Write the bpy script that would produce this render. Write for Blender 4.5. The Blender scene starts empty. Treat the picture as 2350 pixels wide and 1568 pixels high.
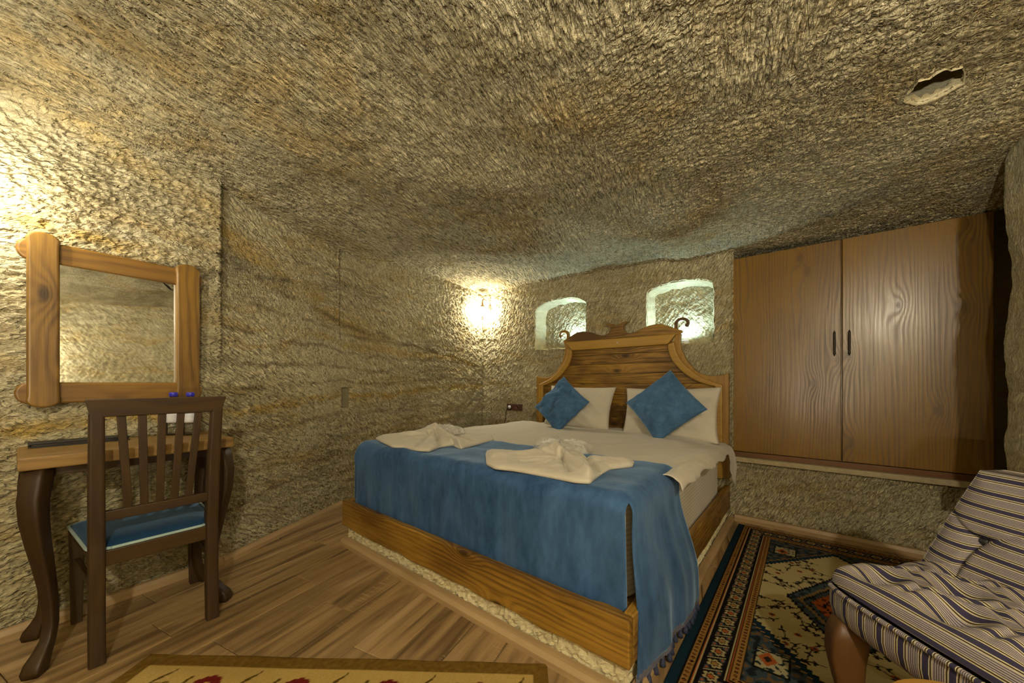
import bpy, bmesh, math, random
import numpy as np
from mathutils import Vector, Matrix

# ------------------------------------------------------------------ scene, camera, light
random.seed(7)
S = 1.05                     # metres per working unit (camera height = 1 unit)
F, CX, CY = 829.0, 1175.0, 880.0   # focal length and horizon of the photograph, in its pixels
sc = bpy.context.scene
COL = sc.collection
sc.view_settings.view_transform = 'Standard'
sc.view_settings.look = 'None'
sc.view_settings.gamma = 1.0
sc.view_settings.use_curve_mapping = False
sc.view_settings.exposure = -0.08

cam_d = bpy.data.cameras.new('camera')
cam_d.sensor_width = 36.0
cam_d.lens = F / 2350.0 * 36.0
cam_d.shift_y = (CY - 784.0) / 2350.0
cam_d.clip_start = 0.02
cam = bpy.data.objects.new('camera', cam_d)
cam.location = (0, 0, S)
cam.rotation_euler = (math.pi / 2, 0, 0)
COL.objects.link(cam)
sc.camera = cam

world = bpy.data.worlds.new('world')
sc.world = world
world.use_nodes = True
world.node_tree.nodes['Background'].inputs[0].default_value = (0.9, 0.8, 0.6, 1)
world.node_tree.nodes['Background'].inputs[1].default_value = 0.0

WARM = (1.0, 0.93, 0.77)
COOL = (0.56, 0.86, 1.0)
P_CORNER, P_LEFT, P_PENDANT, P_RIGHT_FILL, P_FLOOR_FILL, P_NICHE = 72.0, 30.0, 290.0, 60.0, 420.0, 25.0


def point_light(name, loc, power, color, radius=0.03):
    l = bpy.data.lights.new(name, 'POINT')
    l.energy = power
    l.color = color
    l.shadow_soft_size = radius
    o = bpy.data.objects.new(name, l)
    o.location = Vector(loc) * S
    COL.objects.link(o)
    return o


# ------------------------------------------------------------------ layout helpers
O2 = np.array([.363, 1.115])
U2 = np.array([-.7766, .63])      # along the foot of the bed, to its left
V2 = np.array([.63, .7766])       # from the foot of the bed to its head
BED_ROT = math.atan2(-.63, .7766)


def unproj(px, py, z):
    d = F * (1 - z) / (py - CY)
    return ((px - CX) / F * d, d, z)


def to_bed(x, d):
    r = np.array([x, d]) - O2
    return float(r @ U2), float(r @ V2)


def bed_pt(u, v):
    p = O2 + u * U2 + v * V2
    return float(p[0]), float(p[1])


# ------------------------------------------------------------------ noise
def perlin(x, y, seed=0):
    xi = np.floor(x).astype(np.int64)
    yi = np.floor(y).astype(np.int64)
    xf = x - xi
    yf = y - yi

    def grad(ix, iy):
        h = (ix * 374761393 + iy * 668265263 + seed * 1442695041) & 0xffffffff
        h = ((h ^ (h >> 13)) * 1274126177) & 0xffffffff
        h = (h ^ (h >> 16)) & 0xffff
        a = h * (2 * np.pi / 65536.0)
        return np.cos(a), np.sin(a)
    u = xf * xf * xf * (xf * (xf * 6 - 15) + 10)
    v = yf * yf * yf * (yf * (yf * 6 - 15) + 10)
    out = 0
    for dx in (0, 1):
        for dy in (0, 1):
            gx, gy = grad(xi + dx, yi + dy)
            w = (u if dx else 1 - u) * (v if dy else 1 - v)
            out = out + w * (gx * (xf - dx) + gy * (yf - dy))
    return out * 1.5


def sstep(a, b, x):
    t = np.clip((x - a) / (b - a), 0, 1)
    return t * t * (3 - 2 * t)


def chisel(a, b, ang, length, width, seed):
    """Pick strokes: elongated grooves along direction ang, as negative heights 0..-1."""
    wx = perlin(a * 3.1, b * 3.1, seed + 5) * .022 + perlin(a * 14, b * 14, seed + 7) * .006
    wy = perlin(a * 3.1, b * 3.1, seed + 6) * .022 + perlin(a * 14, b * 14, seed + 8) * .006
    a = a + wx
    b = b + wy
    g = 0
    for k, da in enumerate((-.16, .14)):
        ca, sa = math.cos(ang + da), math.sin(ang + da)
        p = a * ca + b * sa
        q = -a * sa + b * ca
        n = perlin(p / length, q / width, seed + 31 * k)
        n2 = perlin(p / (length * .4), q / (width * .55), seed + 1 + 31 * k)
        g = np.maximum(g, sstep(.12, .55, n + .45 * n2))
    return -g


# ------------------------------------------------------------------ mesh helpers
def link_mesh(name, me, mat, parent=None):
    o = bpy.data.objects.new(name, me)
    COL.objects.link(o)
    if mat is not None:
        me.materials.append(mat)
    if parent is not None:
        o.parent = parent
    return o


def mesh_obj(name, verts, faces, mat, parent=None, smooth=False, attrs=None):
    me = bpy.data.meshes.new(name)
    v = np.asarray(verts, dtype=np.float64) * S
    me.from_pydata([tuple(p) for p in v], [], [tuple(f) for f in faces])
    me.update()
    if smooth:
        me.polygons.foreach_set('use_smooth', [True] * len(me.polygons))
    if attrs:
        for k, arr in attrs.items():
            at = me.attributes.new(k, 'FLOAT', 'POINT')
            at.data.foreach_set('value', np.asarray(arr, dtype=np.float32).ravel())
    return link_mesh(name, me, mat, parent)


def quads_obj(name, verts, quads, mat, parent=None, smooth=True, attrs=None, colors=None):
    """Fast path for dense grids (numpy arrays)."""
    me = bpy.data.meshes.new(name)
    n, m = len(verts), len(quads)
    me.vertices.add(n)
    me.vertices.foreach_set('co', (np.asarray(verts) * S).astype(np.float32).ravel())
    me.loops.add(m * 4)
    me.loops.foreach_set('vertex_index', np.asarray(quads, dtype=np.int32).ravel())
    me.polygons.add(m)
    me.polygons.foreach_set('loop_start', np.arange(0, m * 4, 4, dtype=np.int32))
    if smooth:
        me.polygons.foreach_set('use_smooth', np.ones(m, dtype=bool))
    me.update(calc_edges=True)
    me.validate()
    if attrs:
        for k, arr in attrs.items():
            at = me.attributes.new(k, 'FLOAT', 'POINT')
            at.data.foreach_set('value', np.asarray(arr, dtype=np.float32).ravel())
    if colors is not None:
        at = me.color_attributes.new('weave', 'FLOAT_COLOR', 'POINT')
        c = np.concatenate([np.asarray(colors), np.ones((n, 1))], 1).astype(np.float32)
        at.data.foreach_set('color', c.ravel())
    return link_mesh(name, me, mat, parent)


def grid_quads(nu, nv, keep=None, flip=False):
    i, j = np.meshgrid(np.arange(nu - 1), np.arange(nv - 1), indexing='ij')
    a = (i * nv + j).ravel()
    q = np.stack([a, a + nv, a + nv + 1, a + 1], 1)
    if flip:
        q = q[:, ::-1]
    if keep is not None:
        q = q[keep.ravel()]
    return q


def compact(verts, quads):
    used = np.zeros(len(verts), bool)
    used[quads.ravel()] = True
    idx = np.cumsum(used) - 1
    return verts[used], idx[quads], used


def bevel_mod(o, w, seg=2, angle=35):
    m = o.modifiers.new('bevel', 'BEVEL')
    m.width = w * S
    m.segments = seg
    m.limit_method = 'ANGLE'
    m.angle_limit = math.radians(angle)
    return o


def box(name, c, s, mat, parent=None, bevel=.003, rot=None):
    x, y, z = s[0] / 2, s[1] / 2, s[2] / 2
    v = [(-x, -y, -z), (x, -y, -z), (x, y, -z), (-x, y, -z), (-x, -y, z), (x, -y, z), (x, y, z), (-x, y, z)]
    f = [(0, 3, 2, 1), (4, 5, 6, 7), (0, 1, 5, 4), (1, 2, 6, 5), (2, 3, 7, 6), (3, 0, 4, 7)]
    o = mesh_obj(name, v, f, mat, parent)
    o.location = Vector(c) * S
    if rot:
        o.rotation_euler = rot
    if bevel:
        bevel_mod(o, bevel)
    return o


def hexa(name, corners, mat, parent=None, bevel=.003):
    """Eight free corners: bottom loop then top loop."""
    f = [(0, 3, 2, 1), (4, 5, 6, 7), (0, 1, 5, 4), (1, 2, 6, 5), (2, 3, 7, 6), (3, 0, 4, 7)]
    o = mesh_obj(name, corners, f, mat, parent)
    if bevel:
        bevel_mod(o, bevel)
    return o


def prism(name, outline, y0, y1, mat, parent=None, bevel=.003, seg=2):
    """outline in local (x, z), counter-clockwise from -y; extruded from y0 (front) to y1."""
    n = len(outline)
    v = [(x, y0, z) for x, z in outline] + [(x, y1, z) for x, z in outline]
    f = [tuple(range(n)), tuple(range(2 * n - 1, n - 1, -1))]
    for i in range(n):
        j = (i + 1) % n
        f.append((j, i, n + i, n + j))
    o = mesh_obj(name, v, f, mat, parent)
    if bevel:
        bevel_mod(o, bevel, seg, 50)
    return o


def lathe(name, prof, mat, parent=None, n=24, loc=(0, 0, 0), smooth=True, caps=True):
    v, f = [], []
    for r, z in prof:
        for k in range(n):
            a = 2 * math.pi * k / n
            v.append((r * math.cos(a), r * math.sin(a), z))
    for i in range(len(prof) - 1):
        for k in range(n):
            k2 = (k + 1) % n
            f.append((i * n + k, i * n + k2, (i + 1) * n + k2, (i + 1) * n + k))
    if caps:
        f.append(tuple(range(n - 1, -1, -1)))
        f.append(tuple(range((len(prof) - 1) * n, len(prof) * n)))
    o = mesh_obj(name, v, f, mat, parent, smooth)
    o.location = Vector(loc) * S
    return o


def sweep(name, path, radii, mat, parent=None, n=10, smooth=True, square=False, loc=(0, 0, 0)):
    """Tube along a 3D path; radii may be scalars or (rx, ry)."""
    path = [Vector(p) for p in path]
    v, f = [], []
    up = Vector((0, 0, 1))
    prev = None
    for i, p in enumerate(path):
        t = (path[min(i + 1, len(path) - 1)] - path[max(i - 1, 0)]).normalized()
        if prev is None:
            a = t.cross(up)
            if a.length < .05:
                a = t.cross(Vector((0, 1, 0)))
            a.normalize()
        else:
            a = (prev - t * prev.dot(t)).normalized()
        prev = a
        b = a.cross(t).normalized()
        r = radii[i] if not np.isscalar(radii) else radii
        rx, ry = (r, r) if np.isscalar(r) else r
        for k in range(n):
            an = 2 * math.pi * (k + .5) / n
            c, s = math.cos(an), math.sin(an)
            if square:
                e = .35
                c = math.copysign(abs(c) ** e, c)
                s = math.copysign(abs(s) ** e, s)
            v.append(p + a * (c * rx) + b * (s * ry))
    for i in range(len(path) - 1):
        for k in range(n):
            k2 = (k + 1) % n
            f.append((i * n + k, i * n + k2, (i + 1) * n + k2, (i + 1) * n + k))
    f.append(tuple(range(n - 1, -1, -1)))
    f.append(tuple(range((len(path) - 1) * n, len(path) * n)))
    o = mesh_obj(name, [tuple(q) for q in v], f, mat, parent, smooth)
    o.location = Vector(loc) * S
    return o


def empty(name, loc, rotz=0.0):
    o = bpy.data.objects.new(name, None)
    o.empty_display_size = .05
    o.location = Vector(loc) * S
    o.rotation_euler = (0, 0, rotz)
    COL.objects.link(o)
    return o


def tag(o, label, cat, group=None):
    o['label'] = label
    o['category'] = cat
    if group:
        o['group'] = group
    return o


def struct(o, label=None):
    o['kind'] = 'structure'
    if label:
        o['label'] = label
    return o


def copy_tree(o, parent=None):
    c = o.copy()
    COL.objects.link(c)
    c.parent = parent
    for ch in list(o.children):
        copy_tree(ch, c)
    return c


# ------------------------------------------------------------------ materials
def new_mat(name):
    m = bpy.data.materials.new(name)
    m.use_nodes = True
    nt = m.node_tree
    b = nt.nodes['Principled BSDF']
    return m, nt, b


class NB:
    def __init__(self, nt):
        self.nt = nt

    def node(self, t, **kw):
        n = self.nt.nodes.new(t)
        for k, v in kw.items():
            setattr(n, k, v)
        return n

    def link(self, a, b):
        self.nt.links.new(a, b)

    def setin(self, sock, v):
        if hasattr(v, 'is_linked'):
            self.link(v, sock)
        else:
            sock.default_value = v

    def math(self, op, a, b=None, c=None, clamp=False):
        n = self.node('ShaderNodeMath', operation=op)
        n.use_clamp = clamp
        for i, v in enumerate((a, b, c)):
            if v is not None:
                self.setin(n.inputs[i], v)
        return n.outputs[0]

    def mix(self, fac, a, b, blend='MIX'):
        n = self.node('ShaderNodeMix', data_type='RGBA')
        n.blend_type = blend
        self.setin(n.inputs[0], fac)
        for s, v in ((n.inputs[6], a), (n.inputs[7], b)):
            self.setin(s, v if hasattr(v, 'is_linked') else (tuple(v) + (1,))[:4])
        return n.outputs[2]

    def noise(self, vec, scale, detail=3, rough=.5, dist=0.0):
        n = self.node('ShaderNodeTexNoise')
        if vec is not None:
            self.link(vec, n.inputs['Vector'])
        n.inputs['Scale'].default_value = scale
        n.inputs['Detail'].default_value = detail
        n.inputs['Roughness'].default_value = rough
        n.inputs['Distortion'].default_value = dist
        return n.outputs[0]

    def mapping(self, vec, scale=(1, 1, 1), rot=(0, 0, 0), loc=(0, 0, 0)):
        n = self.node('ShaderNodeMapping')
        self.link(vec, n.inputs['Vector'])
        n.inputs['Scale'].default_value = scale
        n.inputs['Rotation'].default_value = rot
        self.setin(n.inputs['Location'], loc)
        return n.outputs[0]

    def rng(self, v, a, b, c=0.0, d=1.0):
        n = self.node('ShaderNodeMapRange')
        self.setin(n.inputs[0], v)
        n.inputs[1].default_value, n.inputs[2].default_value = a, b
        n.inputs[3].default_value, n.inputs[4].default_value = c, d
        return n.outputs[0]

    def ramp(self, fac, stops, interp='LINEAR'):
        n = self.node('ShaderNodeValToRGB')
        r = n.color_ramp
        r.interpolation = interp
        while len(r.elements) > 1:
            r.elements.remove(r.elements[-1])
        for i, (p, c) in enumerate(stops):
            e = r.elements[0] if i == 0 else r.elements.new(p)
            e.position = p
            e.color = tuple(c) + (1,)
        self.setin(n.inputs[0], fac)
        return n.outputs[0]

    def bump(self, h, strength, dist, bsdf, normal=None):
        n = self.node('ShaderNodeBump')
        n.inputs['Strength'].default_value = strength
        n.inputs['Distance'].default_value = dist
        self.link(h, n.inputs['Height'])
        if normal is not None:
            self.link(normal, n.inputs['Normal'])
        if bsdf is not None:
            self.link(n.outputs[0], bsdf.inputs['Normal'])
        return n.outputs[0]


def srgb(r, g, b):
    def f(c):
        c /= 255.0
        return c / 12.92 if c <= .04045 else ((c + .055) / 1.055) ** 2.4
    return (f(r), f(g), f(b))


def plain(name, col, rough=.5, metal=0.0, bump=None, spec=.5):
    m, nt, b = new_mat(name)
    nb = NB(nt)
    tc = nb.node('ShaderNodeTexCoord').outputs['Object']
    n = nb.noise(tc, 40, 3)
    c = nb.mix(nb.rng(n, .3, .7), tuple(x * .85 for x in col), tuple(min(1, x * 1.12) for x in col))
    nb.link(c, b.inputs['Base Color'])
    b.inputs['Roughness'].default_value = rough
    b.inputs['Metallic'].default_value = metal
    b.inputs['Specular IOR Level'].default_value = spec
    if bump:
        nb.bump(nb.noise(tc, bump[0], 4), bump[1], bump[2], b)
    return m


def rock(name, strata=.6, ochre=.5, pale=1.0, strokes=None, cross=None, stroke_shade=.5, relief=1.0, bands=()):
    """Tuff. strokes = (angle, length, width) of the pick marks in surface coordinates sa, sb."""
    m, nt, b = new_mat(name)
    nb = NB(nt)
    tc = nb.node('ShaderNodeTexCoord').outputs['Object']
    big = nb.noise(tc, 1.3, 4, .55)
    mid = nb.noise(tc, 7, 5, .6)
    fine = nb.noise(tc, 70, 4, .65)
    c1 = (.62 * pale, .55 * pale, .345 * pale)
    c2 = (.49 * pale, .425 * pale, .25 * pale)
    col = nb.mix(nb.rng(big, .35, .65), c1, c2)
    col = nb.mix(nb.rng(mid, .4, .75, 0, .55), col, (.68 * pale, .62 * pale, .44 * pale))
    # bedding of the tuff: wavy, nearly level, thin
    warp = nb.noise(tc, 1.1, 3, .5)
    sx = nb.node('ShaderNodeSeparateXYZ')
    nb.link(tc, sx.inputs[0])
    zz = nb.math('ADD', sx.outputs[2], nb.math('MULTIPLY', warp, .55))
    cb = nb.node('ShaderNodeCombineXYZ')
    nb.link(nb.math('MULTIPLY', sx.outputs[0], .8), cb.inputs[0])
    nb.link(nb.math('MULTIPLY', sx.outputs[1], .8), cb.inputs[1])
    nb.link(nb.math('MULTIPLY', zz, 7.0), cb.inputs[2])
    band = nb.noise(cb.outputs[0], 1.6, 4, .6)
    om = nb.math('MULTIPLY', nb.rng(band, .50, .62), nb.rng(mid, .3, .6), clamp=True)
    col = nb.mix(nb.math('MULTIPLY', om, ochre), col, (.52, .335, .075))
    band2 = nb.noise(nb.mapping(cb.outputs[0], (1, 1, 1.7), loc=(3.1, 1.7, 5.2)), 1.5, 5, .65)
    line = nb.rng(nb.math('ABSOLUTE', nb.math('SUBTRACT', band2, .5)), .0, .045, 1, 0)
    dm = nb.math('MULTIPLY', line, nb.rng(big, .35, .6), clamp=True)
    col = nb.mix(nb.math('MULTIPLY', dm, strata), col, (.16, .125, .075))
    brk = nb.noise(nb.mapping(tc, (1, 1, 2.2), loc=(2, 7, 1)), 6.0, 4, .65)
    wig = nb.math('MULTIPLY', nb.math('SUBTRACT', nb.noise(nb.mapping(tc, (1, 1, .4)), 3.0, 3, .6), .5), .16)
    for (bz, bk, bw, y0_, y1_, bcol, bs) in bands:
        # single beds: height bz at depth 2.1, slope bk per unit depth
        cz = nb.math('MULTIPLY_ADD', nb.math('SUBTRACT', sx.outputs[1], 2.1 * S), bk, bz * S)
        dv = nb.math('ABSOLUTE', nb.math('ADD', nb.math('SUBTRACT', sx.outputs[2], cz), wig))
        k1 = nb.rng(dv, bw * S * .25, bw * S, 1, 0)
        k2 = nb.math('MULTIPLY', nb.rng(sx.outputs[1], y0_ * S - .1, y0_ * S + .1), nb.rng(sx.outputs[1], y1_ * S - .2, y1_ * S + .2, 1, 0))
        k3 = nb.math('MULTIPLY', nb.math('MULTIPLY', k1, k2), nb.rng(brk, .36, .56), clamp=True)
        col = nb.mix(nb.math('MULTIPLY', k3, bs), col, bcol)
    patch = nb.rng(nb.noise(nb.mapping(tc, loc=(9, 4, 2)), 2.4, 5, .65), .60, .74)
    col = nb.mix(nb.math('MULTIPLY', patch, ochre * .8), col, (.50, .32, .085))
    col = nb.mix(nb.rng(fine, .35, .7, 0, .35), col, (.28, .23, .13))
    h = nb.math('ADD', nb.math('MULTIPLY', fine, .35), nb.math('MULTIPLY', nb.noise(tc, 190, 3, .6), .3))
    if strokes:
        sv = nb.node('ShaderNodeCombineXYZ')
        nb.link(nb.node('ShaderNodeAttribute', attribute_name='sa').outputs['Fac'], sv.inputs[0])
        nb.link(nb.node('ShaderNodeAttribute', attribute_name='sb').outputs['Fac'], sv.inputs[1])
        hat = nb.node('ShaderNodeAttribute', attribute_name='hatch').outputs['Fac']
        wv = nb.node('ShaderNodeTexNoise')
        nb.link(sv.outputs[0], wv.inputs['Vector'])
        wv.inputs['Scale'].default_value = 5.0
        add = nb.node('ShaderNodeVectorMath', operation='MULTIPLY_ADD')
        nb.link(wv.outputs['Color'], add.inputs[0])
        add.inputs[1].default_value = (.022, .022, 0)
        nb.link(sv.outputs[0], add.inputs[2])
        sv2 = add.outputs[0]

        def layer(ang, ln, wd, off):
            r = nb.mapping(sv2, rot=(0, 0, -ang))
            return nb.noise(nb.mapping(r, (1 / ln, 1 / wd, 1), loc=(off, off * 1.7, 0)), 1.0, 2.5, .55)

        def pair(st, off):
            n1 = layer(st[0] - .15, st[1], st[2], off)
            n2 = layer(st[0] + .15, st[1], st[2], off + 5.3)
            return nb.math('MAXIMUM', nb.rng(n1, .50, .66), nb.rng(n2, .50, .66))
        g = pair(strokes, 1.1)
        pt = nb.rng(layer(strokes[0], strokes[1] * 1.3, strokes[2] * .9, 23.0), .50, .58)
        if cross:
            g2 = pair(cross, 9.4)
            mx = nb.node('ShaderNodeMix', data_type='FLOAT')
            nb.link(hat, mx.inputs[0])
            nb.link(g, mx.inputs[2])
            nb.link(nb.math('MAXIMUM', nb.math('MULTIPLY', g, .7), g2), mx.inputs[3])
            g = mx.outputs[0]
            pt2 = nb.rng(layer(cross[0], cross[1] * 1.3, cross[2] * .9, 31.0), .50, .58)
            mx2 = nb.node('ShaderNodeMix', data_type='FLOAT')
            nb.link(hat, mx2.inputs[0])
            nb.link(pt, mx2.inputs[2])
            nb.link(nb.math('MAXIMUM', nb.math('MULTIPLY', pt, .6), pt2), mx2.inputs[3])
            pt = mx2.outputs[0]
        pt = nb.math('MULTIPLY', pt, nb.rng(nb.noise(tc, 95, 2, .5), .34, .50), clamp=True)
        # dark streaks painted along the pick strokes, imitating shade in the marks
        col = nb.mix(nb.math('MULTIPLY', pt, stroke_shade), col, (.215, .175, .095))
        h = nb.math('SUBTRACT', h, nb.math('MULTIPLY', g, 1.0))
    nb.link(col, b.inputs['Base Color'])
    b.inputs['Roughness'].default_value = .95
    b.inputs['Specular IOR Level'].default_value = .15
    nb.bump(h, 1.0, .012 * relief, b)
    return m


def wood(name, light, dark, axis='X', rough=.42, knots=.7, ring=26.0, contrast=1.0, bump=.25, along=1.0, blotch=.5, strip=0):
    m, nt, b = new_mat(name)
    nb = NB(nt)
    tc = nb.node('ShaderNodeTexCoord').outputs['Object']
    oi = nb.node('ShaderNodeObjectInfo').outputs['Random']
    cb = nb.node('ShaderNodeCombineXYZ')
    for i, k in enumerate((7.3, 13.1, 5.7)):
        nb.link(nb.math('MULTIPLY', oi, k), cb.inputs[i])
    rot = {'X': (0, 0, 0), 'Y': (0, 0, math.pi / 2), 'Z': (0, math.pi / 2, 0)}[axis]
    v = nb.mapping(tc, rot=rot, loc=cb.outputs[0])
    st = nb.mapping(v, (.55 * along, 2.6, 2.6))
    warp = nb.noise(st, 1.6, 3, .5)
    sx = nb.node('ShaderNodeSeparateXYZ')
    nb.link(v, sx.inputs[0])
    cross = nb.math('ADD', sx.outputs[1], nb.math('MULTIPLY', sx.outputs[2], .8))
    val = nb.math('ADD', nb.math('MULTIPLY', cross, ring), nb.math('MULTIPLY', warp, ring * .17))
    vo = nb.node('ShaderNodeTexVoronoi', voronoi_dimensions='2D')
    vc = nb.node('ShaderNodeCombineXYZ')
    nb.link(nb.math('MULTIPLY', sx.outputs[0], 1.7), vc.inputs[0])
    nb.link(nb.math('MULTIPLY', cross, 4.2), vc.inputs[1])
    nb.link(vc.outputs[0], vo.inputs['Vector'])
    vo.inputs['Scale'].default_value = 1.0
    kd = nb.rng(vo.outputs['Distance'], .0, .30, 1, 0)
    kk = nb.math('MULTIPLY', nb.math('POWER', kd, 2.0), knots)
    val = nb.math('ADD', val, nb.math('MULTIPLY', kk, ring * .10))
    ringv = nb.math('MULTIPLY_ADD', nb.math('SINE', nb.math('MULTIPLY', val, 2.2)), .5, .5)
    ringv = nb.math('MULTIPLY', nb.math('POWER', ringv, 1.6), nb.rng(nb.noise(nb.mapping(v, (.9, 7, 7), loc=(3, 1, 2)), 1.0, 3), .38, .62, .35, 1))
    fine = nb.noise(nb.mapping(v, (6 * along, 190, 190)), 1.0, 3, .6)
    bl = nb.noise(nb.mapping(v, (1.4, 4, 4)), 1.3, 3, .6)
    f = nb.math('ADD', nb.math('MULTIPLY', ringv, .52 * contrast), nb.math('MULTIPLY', nb.rng(fine, .35, .68), .34 * contrast))
    f = nb.math('ADD', f, nb.math('MULTIPLY', nb.rng(bl, .35, .7), blotch), clamp=True)
    if strip:
        sw = nb.node('ShaderNodeTexWhiteNoise', noise_dimensions='1D')
        so_ = nb.node('ShaderNodeSeparateXYZ')
        nb.link(tc, so_.inputs[0])
        nb.link(nb.math('FLOOR', nb.math('DIVIDE', nb.math('ADD', so_.outputs[0], 3.07), strip)), sw.inputs['W'])
        f = nb.math('ADD', f, nb.math('MULTIPLY_ADD', sw.outputs[0], .30, -.12), clamp=True)
    col = nb.mix(f, light, dark)
    spot = nb.rng(vo.outputs['Distance'], .03, .085, knots, 0)
    col = nb.mix(spot, col, tuple(x * .38 for x in dark))
    nb.link(col, b.inputs['Base Color'])
    nb.link(nb.rng(f, 0, 1, rough - .06, rough + .1), b.inputs['Roughness'])
    b.inputs['Specular IOR Level'].default_value = .45
    nb.bump(nb.math('ADD', fine, nb.math('MULTIPLY', ringv, .5)), bump, .0012, b)
    return m


def laminate(name):
    m, nt, b = new_mat(name)
    nb = NB(nt)
    tc = nb.node('ShaderNodeTexCoord').outputs['Object']
    oi = nb.node('ShaderNodeObjectInfo').outputs['Random']
    cb = nb.node('ShaderNodeCombineXYZ')
    nb.link(nb.math('MULTIPLY', oi, 31.7), cb.inputs[0])
    nb.link(nb.math('MULTIPLY', oi, 17.3), cb.inputs[1])
    v = nb.mapping(tc, loc=cb.outputs[0])
    streak = nb.noise(nb.mapping(v, (1.1, 13, 1)), 1.3, 4, .55, .6)
    grain = nb.noise(nb.mapping(v, (5, 120, 1)), 1, 4, .65)
    col = nb.mix(nb.rng(oi, 0, 1), (.36, .235, .105), (.30, .195, .09))
    col = nb.mix(nb.rng(streak, .46, .66, 0, .9), col, (.095, .055, .023))
    col = nb.mix(nb.rng(streak, .43, .28, 0, .5), col, (.52, .37, .20))
    col = nb.mix(nb.rng(grain, .45, .75, 0, .5), col, (.17, .105, .05))
    # pale saw marks across the board
    saw = nb.noise(nb.mapping(v, (130, 9, 1)), 1, 2, .5)
    sm = nb.rng(nb.noise(nb.mapping(v, (1.6, 9, 1), loc=(4, 2, 0)), 1, 2), .60, .70)
    col = nb.mix(nb.math('MULTIPLY', nb.rng(saw, .55, .65), nb.math('MULTIPLY', sm, .45)), col, (.56, .42, .24))
    nb.link(col, b.inputs['Base Color'])
    b.inputs['Roughness'].default_value = .48
    b.inputs['Specular IOR Level'].default_value = .35
    nb.bump(grain, .12, .001, b)
    return m


def suede(name, c1, c2, scale=7.0, crush=True):
    m, nt, b = new_mat(name)
    nb = NB(nt)
    tc = nb.node('ShaderNodeTexCoord').outputs['Object']
    n1 = nb.noise(nb.mapping(tc, (1, 1, .45)), scale, 5, .65, .4)
    n2 = nb.noise(nb.mapping(tc, (1, 1, .35)), scale * 5, 4, .6)
    f = nb.math('ADD', nb.math('MULTIPLY', nb.rng(n1, .3, .7), .62), nb.math('MULTIPLY', nb.rng(n2, .3, .7), .38))
    col = nb.mix(f, c2, c1)
    nb.link(col, b.inputs['Base Color'])
    b.inputs['Roughness'].default_value = .9
    b.inputs['Specular IOR Level'].default_value = .1
    b.inputs['Sheen Weight'].default_value = .45
    b.inputs['Sheen Roughness'].default_value = .4
    b.inputs['Sheen Tint'].default_value = (.45, .66, .95, 1)
    nb.bump(nb.noise(tc, 160, 3), .2, .002, b)
    return m


def cloth(name, col, stripe=None, weave=350):
    m, nt, b = new_mat(name)
    nb = NB(nt)
    tc = nb.node('ShaderNodeTexCoord').outputs['Object']
    n = nb.noise(tc, 9, 4)
    c = nb.mix(nb.rng(n, .3, .7), tuple(x * .94 for x in col), col)
    fine = nb.noise(tc, weave, 2)
    if stripe:
        sx = nb.node('ShaderNodeSeparateXYZ')
        nb.link(tc, sx.inputs[0])
        w = nb.math('SINE', nb.math('MULTIPLY', sx.outputs[2], stripe))
        k = nb.rng(w, -.15, .15)
        geo = nb.node('ShaderNodeNewGeometry')
        sn = nb.node('ShaderNodeSeparateXYZ')
        nb.link(geo.outputs['Normal'], sn.inputs[0])
        side = nb.rng(nb.math('ABSOLUTE', sn.outputs[2]), .5, .8, 1, 0)
        c = nb.mix(nb.math('MULTIPLY', k, nb.math('MULTIPLY', side, .55)), c, tuple(x * .62 for x in col))
    nb.link(c, b.inputs['Base Color'])
    b.inputs['Roughness'].default_value = .85
    b.inputs['Specular IOR Level'].default_value = .2
    b.inputs['Sheen Weight'].default_value = .15
    nb.bump(fine, .15, .001, b)
    return m


def striped(name, attr='stripe', period=.047):
    m, nt, b = new_mat(name)
    nb = NB(nt)
    a = nb.node('ShaderNodeAttribute', attribute_name=attr).outputs['Fac']
    fr = nb.math('FRACT', nb.math('DIVIDE', a, period))
    navy, cream, olive, lil, whi = srgb(52, 49, 76), srgb(204, 194, 164), srgb(66, 52, 22), srgb(92, 84, 98), srgb(180, 172, 166)
    stops = [(0, navy), (.25, cream), (.30, olive), (.36, cream), (.41, lil)]
    p = .45
    while p < .84:
        stops.append((p, whi))
        stops.append((p + .038, lil))
        p += .088
    stops += [(.85, cream), (.89, olive), (.95, cream)]
    col = nb.ramp(fr, stops, 'CONSTANT')
    tc = nb.node('ShaderNodeTexCoord').outputs['Object']
    n = nb.noise(tc, 260, 2)
    col = nb.mix(nb.rng(n, .3, .7, 0, .25), col, srgb(80, 72, 76))
    nb.link(col, b.inputs['Base Color'])
    b.inputs['Roughness'].default_value = .9
    b.inputs['Specular IOR Level'].default_value = .15
    nb.bump(n, .3, .0015, b)
    return m


def weave_mat(name):
    m, nt, b = new_mat(name)
    nb = NB(nt)
    c = nb.node('ShaderNodeVertexColor', layer_name='weave').outputs['Color']
    tc = nb.node('ShaderNodeTexCoord').outputs['Object']
    n = nb.noise(tc, 240, 3)
    col = nb.mix(nb.rng(n, .3, .75, 0, .4), c, nb.mix(1.0, c, (.45, .42, .38), 'MULTIPLY'))
    nb.link(col, b.inputs['Base Color'])
    b.inputs['Roughness'].default_value = .95
    b.inputs['Specular IOR Level'].default_value = .1
    nb.bump(n, .5, .003, b)
    return m


def emis(name, col, strength):
    m, nt, b = new_mat(name)
    b.inputs['Base Color'].default_value = (.8, .8, .8, 1)
    b.inputs['Emission Color'].default_value = tuple(col) + (1,)
    b.inputs['Emission Strength'].default_value = strength
    return m


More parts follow.
